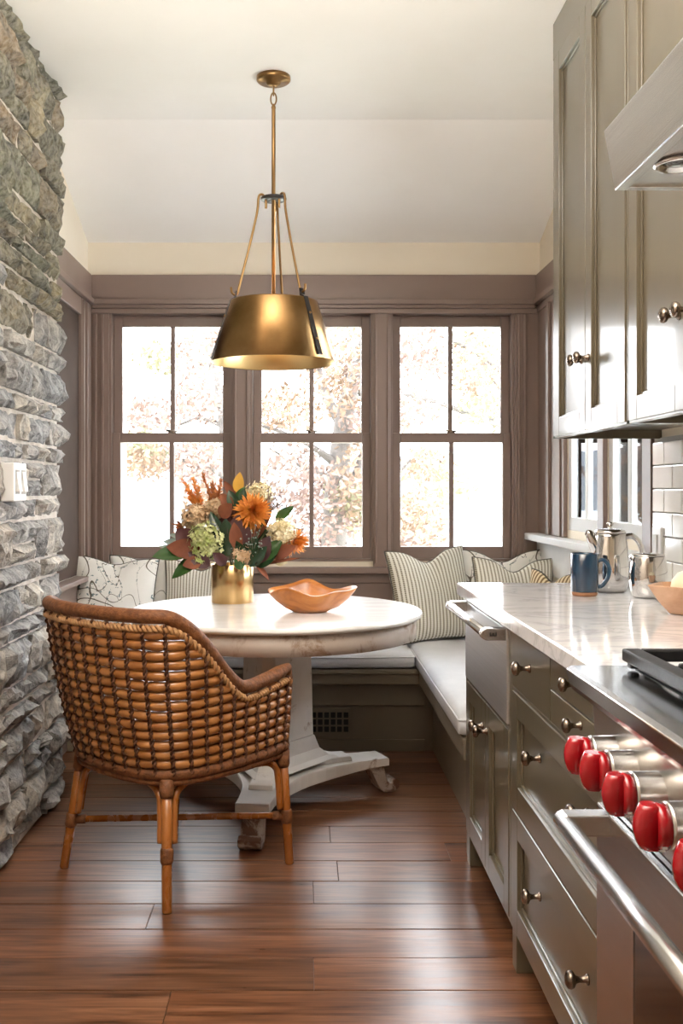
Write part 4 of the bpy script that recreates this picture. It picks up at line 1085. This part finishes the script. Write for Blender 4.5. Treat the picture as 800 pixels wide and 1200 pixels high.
sprig('dark magnolia sprig in the middle of the bouquet', (268, 628), 3.95, [
    (266, 640, -.02, 264, 608, -.03, 20, F, D, .1), (272, 634, -.02, 280, 602, -.02, 18, F, BU, .1), (262, 640, -.03, 246, 598, .0, 16, F, D, .1), (278, 644, -.03, 274, 612, -.04, 16, F, R, .1),
    (268, 652, -.03, 258, 628, -.05, 16, F, D, .1), (280, 636, -.02, 292, 618, -.03, 20, F, BU, .1), (288, 660, -.03, 277, 634, -.05, 14, F, D, .1), (265, 662, -.03, 250, 648, -.06, 14, F, BU, .1),
    (258, 606, .02, 271, 590, .0, 18, F, R, .1), (288, 655, -.02, 300, 628, -.04, 20, F, D, .1), (300, 660, -.02, 315, 628, -.03, 22, F, BU, .1)])
sprig('magnolia sprig with green and rust leaves on the lower right', (312, 648), 3.95, [
    (300, 664, -.02, 325, 646, -.04, 17, (-.1, -.9, .5), D, .1), (306, 656, -.02, 330, 632, -.03, 18, (-.2, -1, .2), G, .1), (316, 652, 0, 346, 640, -.02, 17, (0, -1, .1), R, .1),
    (292, 664, -.03, 312, 640, -.05, 16, (-.1, -1, .3), D, .1), (306, 662, 0, 352, 652, -.02, 6, (0, -.6, .8), R, .05), (300, 662, 0, 316, 676, -.04, 7, (0, -.6, .8), R, .3), (282, 668, -.03, 278, 650, -.06, 12, F, G, .2)])
sprig('single green leaf reaching up and out to the right', (325, 610), 4.02, [(322, 610, 0, 345, 594, 0, 13, (-.2, -.9, .5), G, -.1), (330, 617, 0, 342, 611, 0, 6, (0, -.8, .6), R, .1)])
sprig('silvery eucalyptus leaves at the left edge of the bouquet', (208, 636), 4.0, [(212, 636, 0, 190, 634, .0, 9, F, SI, .1), (214, 630, 0, 198, 626, 0, 7, F, SI, .1), (212, 640, 0, 184, 640, .0, 5, F, SI, .1)], 'eucalyptus', 'eucalyptus_sprig')
sprig('dark leafy sprig filling the back of the bouquet', (272, 618), 4.10, [
    (270, 640, 0, 236, 592, .0, 20, F, D, .1), (272, 636, 0, 250, 580, 0, 20, F, BU, .1), (276, 636, 0, 296, 575, 0, 22, F, D, .1), (282, 640, 0, 318, 596, 0, 22, F, R, .1), (268, 645, 0, 214, 612, 0, 20, F, D, .1),
    (286, 646, 0, 332, 612, 0, 20, F, D, .1), (262, 650, -.02, 222, 632, -.02, 22, F, BU, .1), (290, 652, -.02, 334, 636, -.02, 20, F, D, .1), (274, 630, 0, 272, 574, 0, 18, F, BU, .1), (262, 600, 0, 246, 564, 0, 9, F, R, .1)])
br_ = stem_thing('berry_spray', 'grey-brown berry spray at the upper right of the bouquet', 'berries', P(314, 605, 4.06), 'berry sprays in the vase'); mb = MB(); mb2 = MB()
for k in range(70):
    p = P(318+frnd.gauss(0, 6), 588+frnd.gauss(0, 9), 4.06+frnd.uniform(-.03, .03)); mb.ball(p, frnd.uniform(.0022, .0042), 6, 4)
    if k % 2: mb2.tube([P(312, 612, 4.06), P(314, 600, 4.06), p], .0009, 4)
mb.build('berries', 'berry_brown', br_)['kind'] = 'stuff'; mb2.build('twigs', 'berry_brown', br_)
br_ = stem_thing('berry_spray', 'dark berry spray among the leaves right of the peach cluster', 'berries', P(300, 640, 3.93), 'berry sprays in the vase'); mb = MB(); mb2 = MB()
for k in range(50):
    p = P(299+frnd.gauss(0, 9), 634+frnd.gauss(0, 8), 3.92+frnd.uniform(-.03, .02)); mb.ball(p, frnd.uniform(.002, .004), 6, 4)
    if k % 2: mb2.tube([P(292, 660, 3.95), P(296, 648, 3.94), p], .0009, 4)
mb.build('berries', 'leaf_silver', br_)['kind'] = 'stuff'; mb2.build('twigs', 'berry_brown', br_)

# ================================================================== ON THE COUNTER
CZ = .9145
def profile_tube(name, mat, parent, pts, rad, seg=12, flat=1.0): return MB().tube(pts, rad, seg, flat=flat).build(name, mat, parent)
mx_, my_ = .815, 2.86
mg = thing('ceramic_mug', 'blue glazed ceramic mug with clay foot on the counter', 'mug', (mx_, my_, CZ))
MB().lathe([(.036, .011), (.0385, .013), (.040, .07), (.0395, .122), (.0375, .1235), (.0355, .121), (.036, .05), (.030, .014), (0, .012)], (mx_, my_, CZ), 36).build('body', 'ceramic_blue', mg)
MB().lathe([(0, 0), (.033, 0), (.036, .004), (.0372, .0125), (.034, .0135)], (mx_, my_, CZ), 36).build('clay_foot', 'ceramic_clay', mg)
hp = catmull([(mx_+.036, my_-.004, CZ+.100), (mx_+.052, my_-.006, CZ+.104), (mx_+.068, my_-.008, CZ+.085), (mx_+.066, my_-.008, CZ+.055), (mx_+.050, my_-.006, CZ+.030), (mx_+.036, my_-.004, CZ+.026)], 6)
MB().tube(hp, .0062, 10).build('handle', 'ceramic_blue', mg)
tx_, ty_ = .928, 2.985
tp = thing('coffee_pot', 'tall polished steel coffee pot with spout and hinged lid', 'coffee pot', (tx_, ty_, CZ))
MB().lathe([(0, 0), (.040, 0), (.047, .004), (.055, .022), (.0585, .05), (.058, .08), (.053, .13), (.047, .168), (.0455, .176), (.0435, .176), (.0455, .165), (.05, .1), (0, .05)], (tx_, ty_, CZ), 40).build('body', 'polished_steel', tp)
ld = MB().lathe([(.046, .1765), (.047, .180), (.042, .186), (.02, .190), (.006, .1905), (.005, .196), (.010, .202), (.011, .206), (.006, .210), (0, .211)], (tx_, ty_, CZ), 36).build('lid', 'polished_steel', tp)
sp_ = MB()
path = catmull([(tx_-.035, ty_, CZ+.125), (tx_-.050, ty_, CZ+.152), (tx_-.062, ty_, CZ+.172), (tx_-.072, ty_, CZ+.178)], 6)
sp_.tube(path, [.024-.0155*i/(len(path)-1) for i in range(len(path))], 14, flat=1.0); sp_.build('spout', 'polished_steel', tp)
hp = catmull([(tx_+.046, ty_, CZ+.165), (tx_+.066, ty_, CZ+.168), (tx_+.088, ty_, CZ+.148), (tx_+.099, ty_, CZ+.11), (tx_+.094, ty_, CZ+.07), (tx_+.072, ty_, CZ+.042), (tx_+.053, ty_, CZ+.035)], 6)
MB().tube(hp, .0085, 12).build('handle', 'polished_steel', tp)
sx_, sy_ = .985, 2.815
sg_ = thing('sugar_pot', 'small polished steel creamer with lid beside the coffee pot', 'pot', (sx_, sy_, CZ))
MB().lathe([(0, 0), (.036, 0), (.044, .005), (.0525, .022), (.0555, .05), (.053, .085), (.047, .116), (.0455, .120), (.044, .119), (.05, .06), (0, .03)], (sx_, sy_, CZ), 40).build('body', 'polished_steel', sg_)
MB().lathe([(.0465, .1195), (.046, .1235), (.02, .127), (.0, .128)], (sx_, sy_, CZ), 36).build('lid', 'polished_steel', sg_)
sp_ = MB(); path = [(sx_-.030, sy_, CZ+.098), (sx_-.042, sy_, CZ+.112), (sx_-.051, sy_, CZ+.120)]
sp_.tube(path, [.018, .012, .006], 12); sp_.build('spout', 'polished_steel', sg_)
# trencher bowl
fx, fy = .985, 2.44
tr_ = MB(); oct_ = [(-.135, 0), (-.075, -.085), (.075, -.085), (.135, 0), (.075, .085), (-.075, .085)]
def ring_(s, z_): return [(fx+x*s, fy+y_*s, CZ+z_) for x, y_ in oct_]
rs = [ring_(.58, .0), ring_(.80, .032), ring_(1.0, .072), ring_(.93, .0725), ring_(.74, .040), ring_(.54, .012)]
for r_ in rs: tr_.v += r_
for i in range(5):
    for j in range(6): jj = (j+1) % 6; tr_.face((i*6+j, i*6+jj, i*6+6+jj, i*6+6+j))
tr_.face(list(reversed(range(6)))); tr_.face([30+j for j in range(6)])
to = tr_.build('dough_bowl', 'bowl_pale', None, .006, segs=3); tag(to, 'pale carved wooden trencher bowl at the right edge of the counter', 'bowl')
def fruit(label, x, y_, z_, r_):
    f_ = thing('pale_fruit', label, 'fruit', (x, y_, z_-r_), 0, 'fruit in the trencher bowl')
    mb = MB().lathe([(0, r_*.86), (r_*.25, r_*.93), (r_*.6, r_*.78), (r_*.93, r_*.35), (r_, -.05*r_), (r_*.88, -.5*r_), (r_*.55, -.84*r_), (.2*r_, -.93*r_), (0, -.88*r_)], (x, y_, z_), 28); mb.build('body', 'fruit_pale', f_)
    MB().tube([(x, y_, z_+r_*.86), (x+.003, y_, z_+r_*1.12)], .0016, 6).build('stalk', 'bark', f_)
fruit('round pale yellow fruit at the left end of the trencher bowl', .955, 2.44, CZ+.067, .044)
fruit('round pale yellow fruit farther right in the trencher bowl', 1.043, 2.44, CZ+.067, .042)

# ================================================================== OUTSIDE
o = MB(); o.prism([(5.4, -.45), (14, -1.4), (60, -6.1), (60, -7), (5.4, -1.2)], 'x', -60, 60); lo = o.build('ground_lawn', 'lawn'); tag(lo, 'pale lawn sloping down to the lake', 'lawn', kind='structure')
o = MB().box((-400, 60, -6.3), (400, 330, -6.0)); lo = o.build('ground_lake', 'lake_water'); tag(lo, 'pale lake beyond the windows', 'lake', kind='structure')
o = MB(); nx = 80
for i in range(nx+1):
    x = -320+640*i/nx; h_ = 15+9*noise.noise(Vector((x*.008, 2.2, 0)))+3*noise.noise(Vector((x*.05, .7, 0)))
    o.v += [(x, 325, -7), (x, 345, h_*.6-6), (x, 375, h_), (x, 400, -7)]
for i in range(nx):
    for j in range(3): o.face((i*4+j, i*4+4+j, i*4+5+j, i*4+1+j), True)
lo = o.build('far_hillside', 'far_hill'); tag(lo, 'hazy wooded hills across the lake', 'hill', kind='structure')
trnd = random.Random(5)
def tree(label, trunk, branches, clusters, Y, mats, leafsize, per):
    base_ = P(*trunk[0][:2], Y); base_.z = -1.35
    r = thing('autumn_tree', label, 'tree', base_, 0, 'autumn trees outside the windows')
    pts = catmull([base_]+[P(a, b, Y) for a, b, c_ in trunk[1:]], 5); rad = []
    n_ = len(pts)
    for i in range(n_):
        f_ = i/(n_-1)*(len(trunk)-1); k = min(int(f_), len(trunk)-2); rad.append((trunk[k][2]+(trunk[k+1][2]-trunk[k][2])*(f_-k))*Y/FOC)
    MB().tube(pts, rad, 10).build('trunk', 'bark', r)
    for bpts in branches:
        q_ = catmull([P(a, b, Y+dy) for a, b, c_, dy in bpts], 5); n_ = len(q_); rd = []
        for i in range(n_):
            f_ = i/(n_-1)*(len(bpts)-1); k = min(int(f_), len(bpts)-2); rd.append((bpts[k][2]+(bpts[k+1][2]-bpts[k][2])*(f_-k))*Y/FOC)
        MB().tube(q_, rd, 7).build('branch', 'bark', r)
    for mi, m_ in enumerate(mats):
        mb = MB()
        for (cx, cy, rx, ry, mi_, den) in clusters:
            if mi_ != mi: continue
            for k in range(int(per*den)):
                a = trnd.random()*2*PI; q_ = math.sqrt(trnd.random())
                # wispy: leaves grouped in small tufts
                if k % 7 == 0: tx0 = cx+rx*q_*math.cos(a); ty0 = cy+ry*q_*math.sin(a); dz0 = trnd.uniform(-.9, .9)
                p = P(tx0+trnd.gauss(0, 8), ty0+trnd.gauss(0, 4.5), Y+dz0+trnd.gauss(0, .1))
                d = Vector((trnd.gauss(0, 1), trnd.gauss(0, 1), trnd.gauss(0, 1))).normalized(); e = d.orthogonal().normalized(); s = leafsize*trnd.uniform(.6, 1.3)
                n0 = len(mb.v); mb.v += [tuple(p-d*s), tuple(p+e*s*.55), tuple(p+d*s), tuple(p-e*s*.55)]; mb.face((n0, n0+1, n0+2, n0+3))
        fo = mb.build('foliage', m_, r); fo['kind'] = 'stuff'
tree('large autumn maple with forked trunk seen through the middle window', [(388, 700, 20), (392, 620, 15), (398, 540, 13), (405, 480, 11), (420, 420, 7), (436, 330, 4)],
     [[(402, 500, 8, 0), (385, 470, 6, .2), (372, 430, 5, .3), (368, 370, 3, .4)], [(396, 545, 6, 0), (360, 520, 3, -.3), (310, 500, 2, -.4), (285, 505, 1.2, -.5)], [(412, 450, 5, 0), (440, 470, 3, .2), (470, 440, 2, .4)], [(394, 600, 6, 0), (415, 560, 5, .1), (432, 510, 4, .2), (450, 470, 3, .2)], [(390, 560, 4, 0), (350, 545, 2, .2), (315, 525, 1.4, .2)]],
     [(400, 430, 40, 60, 0, 1.0), (330, 480, 38, 25, 0, .5), (390, 600, 45, 50, 1, .8), (345, 560, 40, 40, 1, .5), (420, 560, 26, 60, 0, .6), (415, 590, 25, 30, 2, .4), (320, 370, 30, 14, 2, .15), (430, 470, 30, 60, 1, .6), (330, 640, 40, 22, 1, .5)], 11.0, ['autumn_orange', 'autumn_pink', 'autumn_yellow'], .042, 1250)
tree('autumn tree with arching boughs beyond the right-hand window', [(640, 720, 16), (625, 620, 13), (610, 560, 10), (600, 500, 8), (590, 400, 5), (580, 300, 3)],
     [[(600, 500, 5, 0), (560, 490, 3.5, -.2), (525, 476, 3, -.3), (480, 463, 2, -.3), (450, 465, 1, -.3)], [(594, 440, 4, 0), (560, 415, 2.5, .2), (520, 395, 1.6, .2), (480, 380, 1, .2)], [(596, 470, 3, 0), (575, 440, 2, .2), (555, 400, 1.2, .3)], [(455, 570, 2.2, 0), (475, 545, 1.8, 0), (495, 530, 1.2, 0), (510, 550, .7, 0)]],
     [(490, 410, 34, 34, 1, .8), (560, 420, 36, 40, 0, .6), (575, 480, 30, 18, 2, .5), (480, 480, 26, 26, 1, .4), (500, 545, 26, 20, 0, .35), (490, 610, 26, 32, 0, .9), (530, 570, 14, 18, 2, .2), (560, 395, 40, 20, 2, .3), (480, 640, 30, 14, 1, .4)], 9.5, ['autumn_orange', 'autumn_pink', 'autumn_yellow'], .038, 1200)
tree('thin autumn tree with pinkish leaves beyond the left window', [(272, 720, 9), (266, 600, 7), (262, 500, 6), (250, 420, 4), (236, 340, 2)],
     [[(262, 500, 4, 0), (235, 490, 2.4, .2), (200, 500, 1.6, .2), (160, 495, 1, .2)], [(255, 440, 3, 0), (230, 410, 2, .2), (215, 380, 1.2, .2)], [(264, 560, 3, 0), (225, 540, 2, -.2), (170, 545, 1, -.2)]],
     [(240, 410, 30, 40, 1, .7), (235, 470, 32, 22, 1, .5), (175, 485, 34, 18, 1, .5), (185, 420, 22, 14, 2, .3), (165, 540, 28, 20, 0, .6), (235, 545, 34, 26, 1, .8), (170, 520, 26, 14, 2, .3), (250, 590, 22, 24, 0, .5), (170, 650, 20, 6, 2, .2)], 10.0, ['autumn_orange', 'autumn_pink', 'autumn_yellow'], .038, 1200)
ds = thing('downspout', 'pale grey metal downspout outside the top of the left window', 'pipe', P(140, 928, 5.75))
MB().tube(catmull([P(164, 330, 5.75), P(163, 372, 5.75), P(162, 394, 5.75), P(154, 404, 5.75), P(146, 412, 5.75), P(141, 424, 5.75), P(140, 450, 5.75), P(140, 560, 5.75), P(140, 700, 5.75), P(140, 790, 5.75), P(140, 928, 5.75)], 5), .040, 12).build('pipe', 'metal_painted', ds)
MB().tube([P(140, 560, 5.75), P(140, 566, 5.75)], .044, 12).build('strap', 'metal_painted', ds)
pp = thing('porch_post', 'blue painted porch post outside the side window', 'post', (1.50, 5.40, -.5))
bx('shaft', (1.46, 5.36, -.42), (1.535, 5.44, 2.6), 'shutter_blue', pp, .006); bx('base', (1.44, 5.34, -.5), (1.555, 5.46, -.3), 'shutter_blue', pp, .006)
